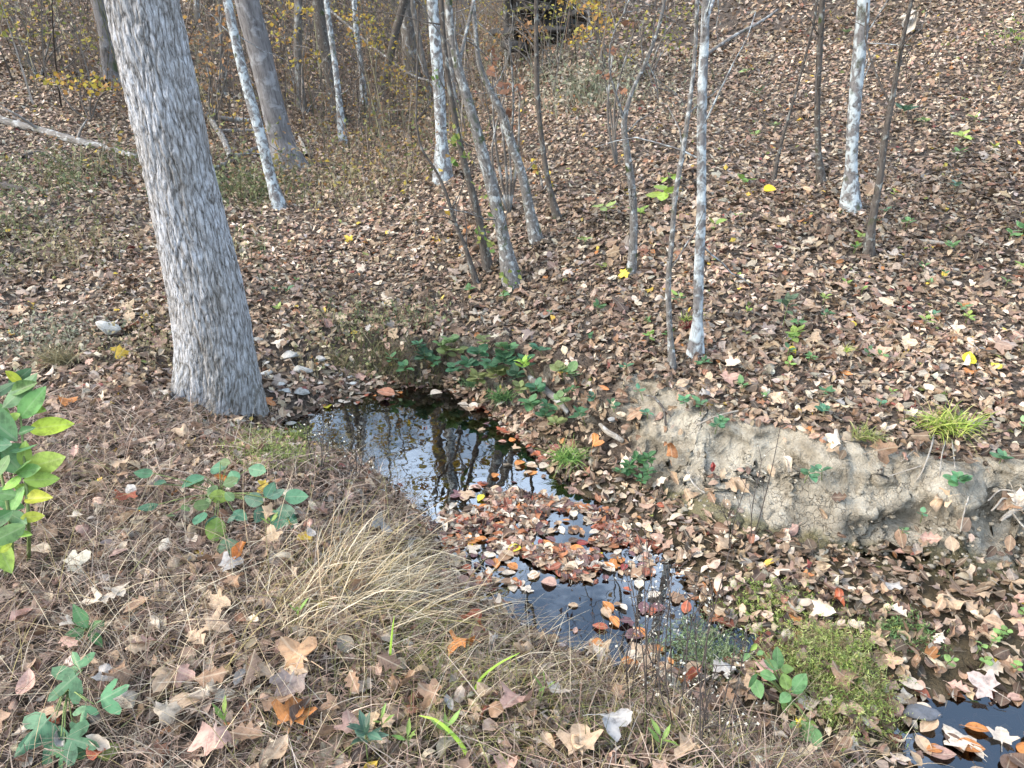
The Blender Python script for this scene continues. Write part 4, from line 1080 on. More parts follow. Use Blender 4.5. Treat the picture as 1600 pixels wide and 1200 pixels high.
def root_px(label, paths, mat=None, out=.03):
    allp = []
    for pth in paths:
        pts, rad = [], []
        for (px, py, w) in pth:
            g = P(px, py); d = np.array([0, -out, out * .6]); pts.append(g + d); rad.append(w * .5 * depth_of(g) / FPX)
        allp.append((pts, rad))
    base = allp[0][0][0]
    root = empty("exposed_root", base, label, "root")
    for pts, rad in allp:
        fp, fr = resample(pts, rad, 12); v, f, u = tube(fp, fr, 8, disp=lump(3, .2)); b = MB(); b.add(v, f, uv=u); link("root", b.mesh("root", base), mat or M['root'], root)
root_px("thick grey root bridging the bank above the pool's right corner", [[(828, 592, 10), (842, 603, 11), (860, 618, 12), (878, 634, 10), (886, 646, 7)]], M['log'])
root_px("short pale broken root poking from the bank above the grass tuft", [[(936, 664, 6), (948, 676, 9), (962, 684, 9), (972, 690, 7)]])
root_px("white branching roots hanging from the clay bank", [[(1602, 775, 9), (1585, 790, 9), (1568, 802, 8), (1555, 812, 5)], [(1582, 792, 4), (1560, 778, 4), (1548, 790, 3), (1540, 798, 3)], [(1572, 800, 3), (1590, 822, 3), (1602, 832, 2)],
         [(1578, 768, 3), (1560, 765, 3), (1535, 782, 2)], [(1600, 800, 3), (1596, 815, 3), (1600, 840, 2)]])
root_px("fine rootlets dangling under the big grass tuft on the clay bank", [[(1452, 680, 3), (1442, 715, 2.5), (1432, 740, 2.5), (1424, 752, 2)], [(1470, 690, 2), (1462, 725, 2), (1460, 745, 1.5)], [(1440, 690, 2), (1420, 705, 2), (1400, 722, 2)], [(1480, 688, 2), (1484, 730, 1.6)], [(1505, 775, 2.5), (1498, 800, 2.5), (1492, 830, 2)]])
root_px("dark fine roots under the bank lip near the pale clay corner", [[(1020, 622, 4), (1034, 640, 4), (1038, 665, 4)], [(1004, 618, 3), (1022, 622, 3)], [(1036, 640, 3), (1046, 652, 2)]], M['dark_bark'])
root_px("thin twiggy roots crossing the leafy foot of the bank", [[(1165, 640, 3), (1120, 650, 3), (1085, 665, 3)], [(1070, 735, 3), (1078, 752, 3), (1098, 770, 3)], [(1380, 745, 2), (1410, 735, 2), (1432, 728, 2)]], M['root'])

# ------------------------------------------------------------------ undergrowth (stuff)
def ribbons(mb, base, dirs, length, width, bend, col, rng, seg=4):
    """m tapered strips; dirs unit vectors; bend: droop strength"""
    m = len(base); t = np.linspace(0, 1, seg + 1)
    g = np.array([0, 0, -1.0])
    sidev = np.cross(dirs, rng.normal(0, 1, (m, 3))); sidev /= np.linalg.norm(sidev, axis=1, keepdims=True)
    side2 = np.cross(dirs, sidev)
    P0 = base[:, None] + dirs[:, None] * (length[:, None] * t)[..., None] + g * (bend[:, None] * length[:, None] * t ** 2)[..., None] + side2[:, None] * ((rng.normal(0, .12, m)[:, None] * length[:, None]) * t ** 2)[..., None]
    wd = width[:, None] * (1 - .85 * t) * .5
    A = P0 + sidev[:, None] * wd[..., None]; B = P0 - sidev[:, None] * wd[..., None]
    V = np.stack([A, B], 2).reshape(m, -1, 3)
    n = 2 * (seg + 1)
    i = np.arange(seg) * 2
    f = np.stack([i, i + 1, i + 3, i + 2], -1)
    F = (f[None] + (np.arange(m) * n)[:, None, None]).reshape(-1, 4)
    mb.add(V.reshape(-1, 3), [F], np.repeat(col, n, 0))

def unit(v): return v / np.linalg.norm(v, axis=-1, keepdims=True)
ru = np.random.default_rng(81)
brush = MB()
m = 9000
y = ru.uniform(7.5, 26, m); x = ru.uniform(-.78, .78, m) * y
keep = (x < .13 * y) | (ru.uniform(0, 1, m) < .10)
keep &= (fbm(x * .35, y * .35, 88, 2) > -.25) | (y > 13)
x, y = x[keep], y[keep]; m = len(x); b0 = np.stack([x, y, height(x, y) - .03], -1)
hh = ru.uniform(.25, .95, m) * np.clip(y / 12, .7, 1.4)
dd = unit(np.stack([ru.normal(0, .25, m), ru.normal(0, .25, m), np.ones(m)], -1))
pal = np.array([(.20, .165, .135), (.14, .11, .085), (.27, .235, .20), (.17, .12, .085), (.10, .08, .065), (.22, .21, .13)])
cc = pal[ru.integers(0, 6, m)] * ru.uniform(.7, 1.2, (m, 1))
ribbons(brush, b0, dd, hh, ru.uniform(.005, .012, m), ru.uniform(0, .25, m), cc, ru, 3)
for k in range(3):
    q = b0 + dd * (hh * ru.uniform(.3, .9, m))[:, None]
    ribbons(brush, q, unit(dd + ru.normal(0, .7, (m, 3))), hh * ru.uniform(.25, .55, m), ru.uniform(.003, .007, m), ru.uniform(0, .3, m), cc * .95, ru, 2)
m2 = 1350
y2 = ru.uniform(9.5, 27, m2); x2 = ru.uniform(-.78, .14, m2) * y2
b2 = np.stack([x2, y2, height(x2, y2) - .03], -1); h2 = ru.uniform(1.0, 2.8, m2) * np.where((x2 > -.3 * y2), .62, 1.0); d2 = unit(np.stack([ru.normal(0, .16, m2), ru.normal(0, .16, m2), np.ones(m2)], -1))
c2 = pal[ru.integers(0, 6, m2)] * ru.uniform(.45, 1.2, (m2, 1))
ribbons(brush, b2, d2, h2, ru.uniform(.010, .028, m2), ru.uniform(0, .12, m2), c2, ru, 5)
for k in range(7):
    q = b2 + d2 * (h2 * ru.uniform(.25, .95, m2))[:, None]
    ribbons(brush, q, unit(d2 * .6 + ru.normal(0, .6, (m2, 3))), h2 * ru.uniform(.15, .4, m2), ru.uniform(.004, .009, m2), ru.uniform(-.1, .3, m2), c2, ru, 3)
link("dead_undergrowth", brush.mesh("dead_undergrowth"), M['twig'], kind="stuff", label="tangle of dead brown and grey stems filling the back of the hollow", category="undergrowth")
bl = MB()
n = 13000
idx = ru.integers(0, m, n); pos = (b0 + dd * (hh * ru.uniform(.3, 1.1, m))[:, None])[idx] + ru.normal(0, .10, (n, 3))
nr = unit(ru.normal(0, .6, (n, 3)) + np.array([0, -.2, .7]))
c = np.array([(.30, .25, .07), (.36, .22, .07), (.22, .14, .08), (.28, .18, .10), (.20, .22, .08), (.44, .33, .07)])[ru.choice(6, n, p=[.16, .12, .28, .26, .12, .06])] * ru.uniform(.7, 1.2, (n, 1))
n2 = 7500; ix = ru.integers(0, m2, n2)
pos2 = (b2 + d2 * (h2 * 1.0)[:, None])[ix] * 1.0; pos2 = b2[ix] + (pos2 - b2[ix]) * ru.uniform(.25, 1.05, n2)[:, None] + ru.normal(0, .22, (n2, 3))
keep2 = fbm(b2[ix][:, 0] * .5, b2[ix][:, 1] * .5, 123, 2) > -.05
pos2 = pos2[keep2]; n2 = len(pos2)
scatter_leaves(bl, t_q, pos2, unit(ru.normal(0, .6, (n2, 3)) + np.array([0, -.3, .6])), ru.uniform(.05, .10, n2), np.array([(.50, .36, .06), (.42, .30, .06), (.34, .30, .08), (.40, .22, .07)])[ru.integers(0, 4, n2)] * ru.uniform(.7, 1.2, (n2, 1)), .5, ru)
scatter_leaves(bl, t_q, pos, nr, ru.uniform(.04, .085, n), c, .5, ru)
link("undergrowth_leaves", bl.mesh("undergrowth_leaves"), M['foliage'], kind="stuff", label="withered yellow-brown leaves clinging to the back undergrowth", category="undergrowth")

# low green-grey weeds
weeds = MB()
for (px, py, rx, ry, n, kind) in [(390, 300, 60, 25, 700, 0), (110, 275, 90, 25, 500, 0), (300, 300, 30, 30, 200, 0), (430, 500, 60, 20, 0, 0), (600, 520, 70, 25, 500, 0), (40, 360, 60, 40, 300, 0), (110, 400, 70, 30, 300, 1), (640, 200, 60, 30, 300, 0),
                                  (960, 150, 60, 25, 700, 2), (850, 120, 60, 25, 400, 2), (250, 540, 30, 30, 250, 1), (60, 540, 60, 25, 500, 2), (510, 545, 30, 12, 200, 1), (560, 300, 60, 30, 300, 1), (380, 400, 30, 15, 100, 0)]:
    if not n: continue
    n = int(n * .6); pxs = px + ru.normal(0, rx * .75, 36); pys = py + ru.normal(0, ry * .7, 36)
    cen = np.array([P(a, b) for a, b in zip(pxs, pys)])
    ix = ru.integers(0, 36, n); k = depth_of(cen.mean(0)) / FPX
    q = cen[ix] + ru.normal(0, 1, (n, 3)) * np.array([.16, .2, 0]) * (cen[ix][:, 1:2] / 6)
    q[:, 2] = height(q[:, 0], q[:, 1]) - .01
    colw = np.array([[(.13, .15, .07), (.19, .20, .09), (.22, .19, .11), (.10, .12, .06)], [(.30, .25, .14), (.24, .20, .11), (.18, .17, .07), (.34, .28, .17)], [(.22, .23, .15), (.28, .26, .19), (.17, .18, .11), (.33, .29, .22)]][kind])
    c = colw[ru.integers(0, 4, n)] * ru.uniform(.7, 1.25, (n, 1))
    ln = ru.uniform(.10, .28, n) * np.clip(q[:, 1] / 6, .6, 1.6)
    d = unit(np.stack([ru.normal(0, .45, n), ru.normal(0, .45, n), np.ones(n)], -1))
    ribbons(weeds, q, d, ln, ru.uniform(.006, .014, n) * np.clip(q[:, 1] / 6, .5, 1.5), ru.uniform(.1, .6, n), c, ru, 3)
    for j in range(2):
        tip = q + d * (ln * ru.uniform(.4, 1, n))[:, None]
        scatter_leaves(weeds, t_lo, tip, unit(ru.normal(0, .5, (n, 3)) + [0, -.2, .8]), ru.uniform(.02, .045, n) * np.clip(q[:, 1] / 6, .6, 1.6), c * 1.05, .5, ru)
link("low_weeds", weeds.mesh("low_weeds"), M['grass'], kind="stuff", label="patches of low grey-green weeds among the leaf litter", category="weeds")

# dry grass of the near bank
dg = MB()
def near_pts(n, f):
    y = ru.uniform(1.05, 3.4, n); x = ru.uniform(-2.6, 1.6, n)
    db = sdf(BED, x, y); k = f(x, y, db); return x[k], y[k]
x, y = near_pts(30000, lambda x, y, db: (db > -.03) & (x < .95 - .25 * (y - 1)) & (y < 3.1 - .15 * x) & (fbm(x * 1.6, y * 1.6, 101, 2) > -.38))
m = len(x); q = np.stack([x, y, height(x, y) + ru.uniform(0, .03, m)], -1)
th = ru.uniform(0, 6.283, m); el = ru.uniform(.05, .95, m)
d = np.stack([np.cos(th) * np.cos(el), np.sin(th) * np.cos(el), np.sin(el)], -1)
pal = np.array([(.22, .15, .115), (.29, .21, .16), (.15, .105, .08), (.37, .29, .225), (.24, .16, .125), (.46, .38, .30), (.19, .19, .08)])
c = pal[ru.choice(7, m, p=[.22, .22, .14, .18, .12, .08, .04])] * ru.uniform(.85, 1.6, (m, 1))
ribbons(dg, q, d, ru.uniform(.06, .22, m), ru.uniform(.0018, .0042, m), ru.uniform(.1, .7, m), c, ru, 3)
# tan arching clump and right-leaning straws
def clump(pxs, n, spread, dirv, dsd, ln, wd, bend, pal, seg=5):
    cen = np.array([P(a, b) for a, b in pxs]); ix = ru.integers(0, len(cen), n)
    q = cen[ix] + ru.normal(0, 1, (n, 3)) * np.array([spread, spread, 0]); q[:, 2] = np.maximum(height(q[:, 0], q[:, 1]), ZW) - .005
    d = unit(np.array(dirv)[None] + ru.normal(0, dsd, (n, 3)))
    d[:, 2] = np.abs(d[:, 2])
    c = np.array(pal)[ru.integers(0, len(pal), n)] * ru.uniform(.75, 1.2, (n, 1))
    ribbons(dg, q, d, ru.uniform(*ln, n), ru.uniform(*wd, n), ru.uniform(*bend, n), c, ru, seg)
tan = [(.54, .42, .26), (.62, .51, .34), (.42, .31, .19), (.68, .59, .43), (.34, .28, .12)]
clump([(430, 960), (470, 930), (500, 900), (540, 880), (560, 930), (520, 960), (590, 850), (600, 900), (480, 990), (620, 940)], 1000, .10, (.6, .3, .55), .48, (.18, .44), (.0022, .005), (.2, .8), tan)
clump([(640, 980), (700, 1000), (760, 1010), (600, 1050), (680, 1060), (560, 1020), (820, 1040), (730, 1080)], 480, .12, (.8, .25, .45), .5, (.15, .40), (.0015, .0032), (.2, .8), tan + [(.22, .23, .08)])
clump([(880, 1060), (930, 1075), (980, 1090), (840, 1090)], 220, .08, (.6, .3, .5), .5, (.12, .32), (.0014, .003), (.1, .6), tan)
clump([(100, 800), (200, 860), (300, 900), (150, 950), (330, 1010), (420, 1080), (60, 1050), (250, 1060)], 420, .16, (.1, 0, .7), .6, (.2, .5), (.0015, .0032), (.0, .5), tan)
clump([(100, 760), (200, 800), (300, 840), (420, 860), (150, 900), (250, 950), (350, 980), (60, 1000), (180, 1100), (300, 1120), (420, 1150), (230, 1020), (120, 850), (380, 920), (240, 720)], 1500, .17, (.12, .05, .6), .75, (.12, .36), (.0016, .0034), (.2, .9), [(.36, .28, .20), (.28, .20, .14), (.46, .38, .29), (.22, .15, .10), (.54, .46, .36)])
clump([(560, 720), (600, 760), (540, 700), (620, 800), (500, 690)], 420, .07, (.2, .0, .7), .5, (.08, .22), (.0015, .003), (.1, .6), [(.20, .18, .09), (.14, .12, .07), (.26, .21, .12), (.10, .08, .05)])
clump([(700, 1150), (800, 1160), (900, 1160), (620, 1130), (1000, 1150), (500, 1160), (1080, 1170), (640, 1060), (740, 1090), (580, 990), (680, 1000), (850, 1100)], 2600, .11, (.15, .1, .6), .6, (.06, .2), (.002, .0042), (.2, .8), [(.18, .20, .06), (.26, .25, .09), (.34, .28, .14), (.13, .13, .05), (.42, .34, .20)])
clump([(1180, 1190), (1250, 1190), (1100, 1150), (1320, 1180)], 350, .09, (.3, .1, .6), .6, (.08, .25), (.0015, .003), (.2, .7), tan)
clump([(620, 560), (660, 565), (600, 555), (640, 580), (585, 560), (690, 575)], 900, .05, (0, -.6, .25), .4, (.06, .16), (.002, .004), (.3, 1.0), [(.12, .13, .05), (.2, .19, .09), (.16, .12, .07)])
clump([(540, 575), (550, 570), (530, 565)], 200, .04, (.1, -.3, .6), .4, (.08, .2), (.002, .004), (.3, 1.0), [(.34, .28, .16), (.2, .19, .09)])
clump([(450, 690), (410, 700), (440, 710), (480, 700), (380, 690)], 800, .06, (.0, .0, .6), .7, (.04, .12), (.002, .004), (.2, .8), [(.30, .31, .08), (.22, .26, .06), (.38, .34, .12), (.15, .17, .05)])
clump([(400, 640), (380, 650), (420, 655), (330, 650), (300, 640)], 400, .05, (.0, -.2, .7), .5, (.05, .15), (.0018, .0035), (.2, .8), tan)
link("dry_grass", dg.mesh("dry_grass"), M['grass'], kind="stuff", label="matted dry reddish-brown and straw-coloured grass on the near bank", category="dry grass")

# ------------------------------------------------------------------ green plants, tufts, mats
def leaf_mesh_set(kind, n, rows, cols, strong, seed, st=False):
    r = np.random.default_rng(seed)
    return [build_mesh("leaf_blade", V, F, None, U) for (k, V, F, U) in make_templates([kind], n, rows, cols, strong, r, st)]
G_OV = leaf_mesh_set('ovate', 5, 8, 3, .35, 1); G_TRI = leaf_mesh_set('tri', 4, 8, 2, .25, 2); G_RD = leaf_mesh_set('round', 4, 6, 2, .35, 3); G_LN = leaf_mesh_set('lance', 4, 7, 2, .5, 4)
for ms in (G_OV, G_TRI, G_RD, G_LN):
    for me in ms: me.materials.append(M['green'])
rg = np.random.default_rng(91)
def put_leaf(parent, me, A, B, nrm, color, wscale=1.0, name="leaf"):
    Y = np.array(B) - np.array(A); ln = np.linalg.norm(Y); Y = Y / ln
    Zv = np.array(nrm, float); Zv = Zv - Y * Zv.dot(Y); Zv /= np.linalg.norm(Zv) + 1e-9; X = np.cross(Y, Zv)
    o = bpy.data.objects.new(name, me); COL.objects.link(o)
    org = np.array(A) + Y * ln * .45
    Mx = Matrix(((X[0] * wscale * ln, Y[0] * ln, Zv[0] * ln, org[0]), (X[1] * wscale * ln, Y[1] * ln, Zv[1] * ln, org[1]), (X[2] * wscale * ln, Y[2] * ln, Zv[2] * ln, org[2]), (0, 0, 0, 1)))
    if parent is not None:
        o.parent = parent; Mx = Matrix.Translation(-Vector(parent.location)) @ Mx
    o.matrix_local = Mx
    o.color = (*color, 1)
    return o
def jit(c, s=.2): return tuple(np.clip(np.array(c) * rg.uniform(1 - s, 1 + s) * rg.uniform(.92, 1.08, 3), 0, 1))

def plant_px(name, label, cat, base_px, leaves, meshes, cols, nrm=(0, -.5, .86), lift=.12, stem='stem_green', wscale=1.0, tilt=.3, stem_px=None, stem_r=.003, grow=1.0):
    base = P(*base_px); root = empty(name, base, label, cat)
    nv = np.array(nrm) / np.linalg.norm(nrm); c0 = base + np.array([0, 0, lift])
    def hit(px, py):
        d = ray(px, py); o = np.array([0, 0, CAM_H]); t = (c0 - o).dot(nv) / d.dot(nv); return o + d * t
    sm = MB()
    hub = base + np.array([0, 0, lift * .55]) if stem_px is None else None
    pp, rr = resample([base - [0, 0, .02], base + np.array([.005, 0, lift * .3]), base + np.array([0, 0, lift * .6])], [stem_r * 1.3, stem_r * 1.1, stem_r], 6)
    v, f, u = tube(pp, rr, 6); sm.add(v, f, uv=u)
    if stem_px:
        for sp in stem_px:
            q = [P(*sp[0])] + [hit(*a) for a in sp[1:]]; pp, rr = resample(q, np.linspace(stem_r * 1.6, stem_r * .8, len(q)), 10); v, f, u = tube(pp, rr, 6); sm.add(v, f, uv=u)
    for i, l in enumerate(leaves):
        A, B = hit(l[0], l[1]), hit(l[2], l[3]); B = A + (B - A) * grow
        B = B + nv * rg.normal(0, .25) * np.linalg.norm(B - A)
        off = nv * rg.normal(0, .02); A = A + off; B = B + off
        col = cols[l[4]] if len(l) > 4 else cols[i % len(cols)]
        put_leaf(root, meshes[rg.integers(len(meshes))], A, B, nv + rg.normal(0, tilt, 3), jit(col), wscale * rg.uniform(.9, 1.1))
        if hub is not None:
            mid = (hub + A) / 2 + np.array([0, 0, .01])
            v, f, u = tube([hub, mid, A], [stem_r * .7, stem_r * .6, stem_r * .5], 5); sm.add(v, f, uv=u)
    link("stem", sm.mesh("stem", base), M[stem], root)
    return root
BG = [(.10, .19, .085), (.13, .23, .10), (.085, .16, .075)]; YG = [(.26, .36, .06), (.34, .40, .07)]
plant_px("leafy_weed", "tall broad-leaved green weed with yellowing tips at the left bank", "plant", (22, 900),
         [(8, 640, 58, 592, 0), (30, 655, 72, 612, 1), (35, 648, 5, 662, 3), (30, 690, -30, 640, 0), (36, 668, 98, 657, 4), (30, 690, -20, 735, 0), (34, 680, 60, 672, 0), (38, 730, 106, 719, 3), (35, 730, 44, 695, 3),
          (30, 700, -40, 700, 2), (42, 752, 88, 748, 3), (40, 745, 12, 765, 3), (20, 745, 56, 726, 1), (40, 760, 16, 800, 1), (40, 780, 86, 780, 4), (30, 775, -10, 770, 1), (28, 800, -20, 822, 0), (36, 810, 66, 806, 4), (46, 822, -4, 850, 1), (-6, 845, 12, 890, 3),
          (18, 615, 62, 604, 1), (24, 632, 66, 640, 3), (14, 655, -14, 630, 1), (20, 708, 62, 700, 0), (26, 715, 4, 748, 1), (22, 760, 60, 770, 3), (30, 740, 70, 735, 1), (12, 800, 44, 818, 0), (20, 830, 50, 836, 3), (10, 580, 30, 600, 4), (10, 865, 28, 852, 4), (-12, 690, 30, 735, 0), (6, 600, 40, 575, 2), (-10, 620, 20, 600, 2), (-10, 780, 25, 790, 0)],
         G_OV, [(.12, .25, .10), (.18, .32, .10), (.10, .20, .10), (.32, .48, .09), (.46, .52, .06)], (.1, -.72, .62), .30, stem_px=[[(20, 900), (14, 800), (0, 730), (-5, 650)], [(45, 880), (44, 800), (38, 720), (32, 650)], [(10, 905), (4, 840), (-10, 760)]], stem_r=.004, wscale=.82, grow=1.12)
plant_px("leafy_weed", "sprawling blue-green leafy weed below the big trunk", "plant", (350, 800),
         [(352, 725, 320, 718, 0), (345, 722, 362, 727, 1), (246, 748, 216, 748, 0), (240, 755, 262, 757, 0), (318, 742, 283, 762, 0), (316, 745, 302, 752, 1), (335, 752, 322, 772, 1), (325, 773, 358, 772, 2), (362, 738, 372, 760, 0), (390, 735, 420, 745, 0), (365, 782, 352, 770, 1),
          (245, 785, 214, 796, 0), (330, 780, 304, 792, 1), (304, 795, 330, 790, 1), (322, 805, 312, 832, 0), (335, 805, 328, 838, 0), (340, 808, 332, 848, 2), (366, 800, 354, 815, 0), (364, 798, 384, 808, 0), (412, 786, 380, 775, 0), (412, 788, 396, 812, 0), (418, 784, 432, 760, 0),
          (420, 784, 448, 772, 0), (445, 780, 484, 780, 0), (425, 796, 462, 828, 0), (430, 795, 462, 800, 0), (285, 790, 297, 800, 1), (262, 808, 275, 806, 1), (350, 760, 376, 752, 1)],
         G_OV, [(.10, .215, .125), (.16, .25, .10), (.25, .36, .07)], (.05, -.5, .86), .15, wscale=1.15)
plant_px("leafy_weed", "single dull green leaf flat on dry grass below the sprawling weed", "plant", (356, 852), [(338, 858, 374, 846, 0)], G_RD, [(.10, .17, .10)], (0, -.4, .9), .07)
plant_px("lobed_weed", "green weed with three-lobed leaves at the lower left corner", "plant", (120, 1120),
         [(126, 1046, 70, 1092, 0), (120, 1050, 98, 1018, 1), (146, 1100, 200, 1072, 0), (140, 1096, 134, 1130, 1), (90, 1112, 28, 1178, 0), (86, 1118, 66, 1200, 2), (104, 1150, 156, 1166, 0), (104, 1155, 90, 1210, 0), (108, 1150, 122, 1122, 1)],
         G_TRI, [(.11, .25, .13), (.14, .28, .14), (.09, .21, .11)], (0, -.66, .75), .17, tilt=.2, wscale=.95)
plant_px("lobed_weed", "small dark green weed above the three-lobed corner weed", "plant", (142, 1000), [(140, 985, 114, 970, 0), (140, 985, 166, 975, 0), (142, 985, 152, 960, 0), (140, 990, 120, 1008, 0), (142, 988, 160, 1012, 0), (142, 986, 130, 955, 1), (145, 990, 155, 1002, 1), (140, 990, 110, 998, 0)], G_LN, [(.07, .16, .06), (.10, .2, .08)], (0, -.5, .86), .06, wscale=1.4)
plant_px("leafy_weed", "bright green oval-leaved weed beside the moss mat", "plant", (1225, 1110),
         [(1216, 1046, 1218, 1008, 0), (1214, 1046, 1192, 1032, 0), (1218, 1046, 1240, 1045, 1), (1180, 1060, 1190, 1092, 0), (1186, 1052, 1210, 1062, 0), (1182, 1054, 1168, 1075, 0), (1232, 1078, 1220, 1052, 1), (1238, 1080, 1256, 1054, 0), (1242, 1080, 1262, 1072, 0), (1236, 1082, 1218, 1098, 0), (1238, 1082, 1244, 1118, 1), (1264, 1128, 1258, 1160, 1), (1262, 1130, 1232, 1155, 0), (1268, 1126, 1282, 1138, 2), (1266, 1134, 1274, 1172, 0), (1172, 1020, 1164, 1032, 0), (1178, 1008, 1170, 1018, 2), (1188, 1020, 1178, 1026, 0)],
         G_OV, [(.15, .30, .11), (.22, .36, .10), (.33, .46, .09)], (0, -.6, .8), .10, wscale=1.1)
plant_px("leafy_weed", "yellow-green low weed below the bright oval-leaved weed", "plant", (1325, 1185), [(1325, 1180, 1312, 1172, 0), (1325, 1180, 1340, 1176, 0), (1328, 1182, 1322, 1198, 0), (1335, 1184, 1352, 1186, 0), (1318, 1184, 1300, 1192, 0)], G_RD, [(.30, .40, .08)], (0, -.5, .86), .04)

LAND = [(n_, P(*q_)) for n_, q_ in (("broad-leaved weed on the left bank", (40, 870)), ("sprawling blue-green weed", (350, 800)), ("three-lobed corner weed", (110, 1120)), ("foot of the big trunk", (330, 650)), ("largest white stone", (170, 530)),
        ("straw clump's left side", (450, 960)), ("straw clump's upper end", (600, 800)), ("crumpled tan leaf in the dry grass", (470, 1060)), ("arching green blade at the near edge", (700, 1170)), ("seed stalks", (1050, 1130)), ("bright oval-leaved weed", (1230, 1120)), ("moss mat", (1310, 1060)),
        ("dark flat stone right of the moss mat", (1440, 1130)), ("clover plants", (1540, 1020)), ("clay face's foot", (1450, 900)), ("leafy pile halfway up the clay bank", (1330, 800)), ("leaf rosette on the clay", (1490, 755)), ("big overhanging grass tuft", (1475, 665)), ("brightest yellow leaf on the slope", (1511, 571)), ("rosy-tan leaf behind the clay lip", (1368, 566)),
        ("tall grey-green seedling", (1222, 515)), ("white-blotched sapling's foot", (1088, 560)), ("thin pale sapling's foot", (1050, 580)), ("bare pale root over the pool", (955, 680)), ("leafy clumps under the clay bank", (1000, 750)), ("thick grey root by the pool", (860, 620)), ("creeper on the back bank", (780, 560)), ("stony shore", (480, 590)), ("leafy slope behind the pool", (850, 500)), ("slope left of the stalked seedlings", (1500, 490)), ("clay bank's left lip", (1180, 650)), ("wet leaf bed before the clay", (1250, 920)), ("broad white-lichened slope tree", (1328, 330)), ("crooked dark stem on the slope", (1357, 400)), ("upright slender dark slope stem", (1284, 290)), ("slanting thin slope stem", (1208, 285)), ("forked mossy stem", (986, 430)), ("thickest leaning trunk", (800, 442)), ("cedar-like bush", (1590, 120)), ("grey branch up the slope", (1150, 70)))]
def landmark(p): return min(LAND, key=lambda q: (q[1][0] - p[0]) ** 2 + (q[1][1] - p[1]) ** 2)[0]
def greenword(c): return "yellow-green" if c[0] > .23 else ("dark green" if c[1] < .21 else "mid-green")

# small seedlings: leaves radiating from a short stem
def seedling(px, py, n, ls, h, col, label, group, meshes=G_OV, name="seedling", flat=.35, w=1.0, cat="seedling"):
    base = P(px, py); root = empty(name, base, label, cat, group); h = h + .025
    top = base + np.array([0, -.01, h]); sm = MB()
    nn = normals(np.array([base[0]]), np.array([base[1]]))[0]
    lean = np.array([nn[0], nn[1], 0]) * h * .8; top = top + lean
    v, f, u = tube([base - [0, 0, .02], (base + top) / 2, top], [.002, .0018, .0015], 5); sm.add(v, f, uv=u)
    a0 = rg.uniform(0, 6.28)
    for i in range(n):
        a = a0 + i * 2.4 + rg.normal(0, .2); e = rg.normal(flat, .25)
        d = np.array([math.cos(a) * math.cos(e), math.sin(a) * math.cos(e), math.sin(e)]); l = ls * rg.uniform(.65, 1.15)
        A = top + d * ls * .12 - np.array([0, 0, h * .12 * i / n * 3])
        put_leaf(root, meshes[rg.integers(len(meshes))], A, A + d * l, np.array([0, 0, 1]) + rg.normal(0, .2, 3), jit(col), w)
    link("stem", sm.mesh("stem", base), M['stem_green'], root)
SLOPE = "small green seedling growing through the leaf litter of the slope"
for (px, py, n, ls, c) in [(1015, 535, 5, .05, (.22, .36, .08)), (978, 585, 5, .045, (.10, .22, .12)), (1235, 540, 6, .05, (.20, .32, .08)), (1320, 452, 5, .04, (.24, .36, .08)), (1345, 460, 4, .035, (.24, .36, .08)), (1450, 450, 5, .04, (.16, .3, .12)),
                           (1500, 490, 6, .045, (.16, .26, .12)), (1285, 475, 5, .04, (.28, .38, .1)), (1590, 425, 6, .05, (.26, .38, .08)), (1570, 450, 5, .04, (.18, .3, .1)), (1455, 500, 5, .035, (.12, .24, .14)), (1390, 622, 4, .03, (.26, .4, .1)), (1372, 640, 4, .035, (.12, .26, .14)),
                           (1595, 675, 4, .05, (.24, .36, .16)), (1595, 555, 4, .04, (.2, .3, .1)), (935, 490, 6, .05, (.08, .16, .06)), (1060, 478, 4, .05, (.08, .18, .07)), (1005, 620, 4, .04, (.10, .26, .14)), (735, 460, 5, .05, (.12, .24, .09)), (790, 470, 5, .05, (.14, .26, .12)),
                           (1160, 295, 5, .09, (.22, .34, .08)), (1410, 185, 7, .12, (.07, .15, .08)), (1500, 225, 6, .09, (.34, .42, .1)), (1490, 300, 7, .07, (.12, .2, .13)), (1495, 250, 6, .08, (.18, .28, .1)), (1180, 220, 5, .08, (.24, .34, .1)), (1185, 155, 6, .10, (.08, .13, .06)), (1440, 200, 5, .08, (.2, .26, .1)),
                           (1340, 380, 5, .06, (.26, .38, .09)), (1335, 395, 4, .05, (.26, .38, .09)), (1595, 370, 8, .07, (.16, .3, .12)), (1575, 378, 6, .06, (.18, .32, .12)), (1115, 365, 4, .08, (.30, .40, .1)), (1150, 345, 4, .05, (.3, .4, .1)), (915, 385, 5, .06, (.26, .34, .1)), (1395, 310, 4, .05, (.36, .4, .1)), (1550, 240, 4, .06, (.34, .4, .08)),
                           (1210, 205, 4, .07, (.2, .28, .1)), (1165, 120, 5, .09, (.26, .34, .14)), (1320, 60, 5, .1, (.18, .26, .12)), (1520, 195, 5, .08, (.36, .44, .1))]:
    lk = landmark(P(px, py)); seedling(px, py, n, ls, ls * .6, c, f"{greenword(c)} {n}-leaved seedling in leaf litter by the {lk}", "seedlings on the leafy slope")
rs_ = np.random.default_rng(181)
for _ in range(34):
    px, py = rs_.uniform(860, 1600), rs_.uniform(330, 640)
    if rs_.uniform() < .25: px, py = rs_.uniform(420, 860), rs_.uniform(430, 540)
    n = int(rs_.integers(3, 8)); ls = rs_.uniform(.025, .05) * (1.5 if py < 430 else 1); c = [(.22, .36, .08), (.14, .28, .10), (.30, .40, .10), (.08, .18, .08)][rs_.integers(4)]
    lk = landmark(P(px, py)); seedling(px, py, n, ls, ls * .7, c, f"small {greenword(c)} {n}-leaved sprout in leaf litter by the {lk}", "sprouts on the leafy slope")
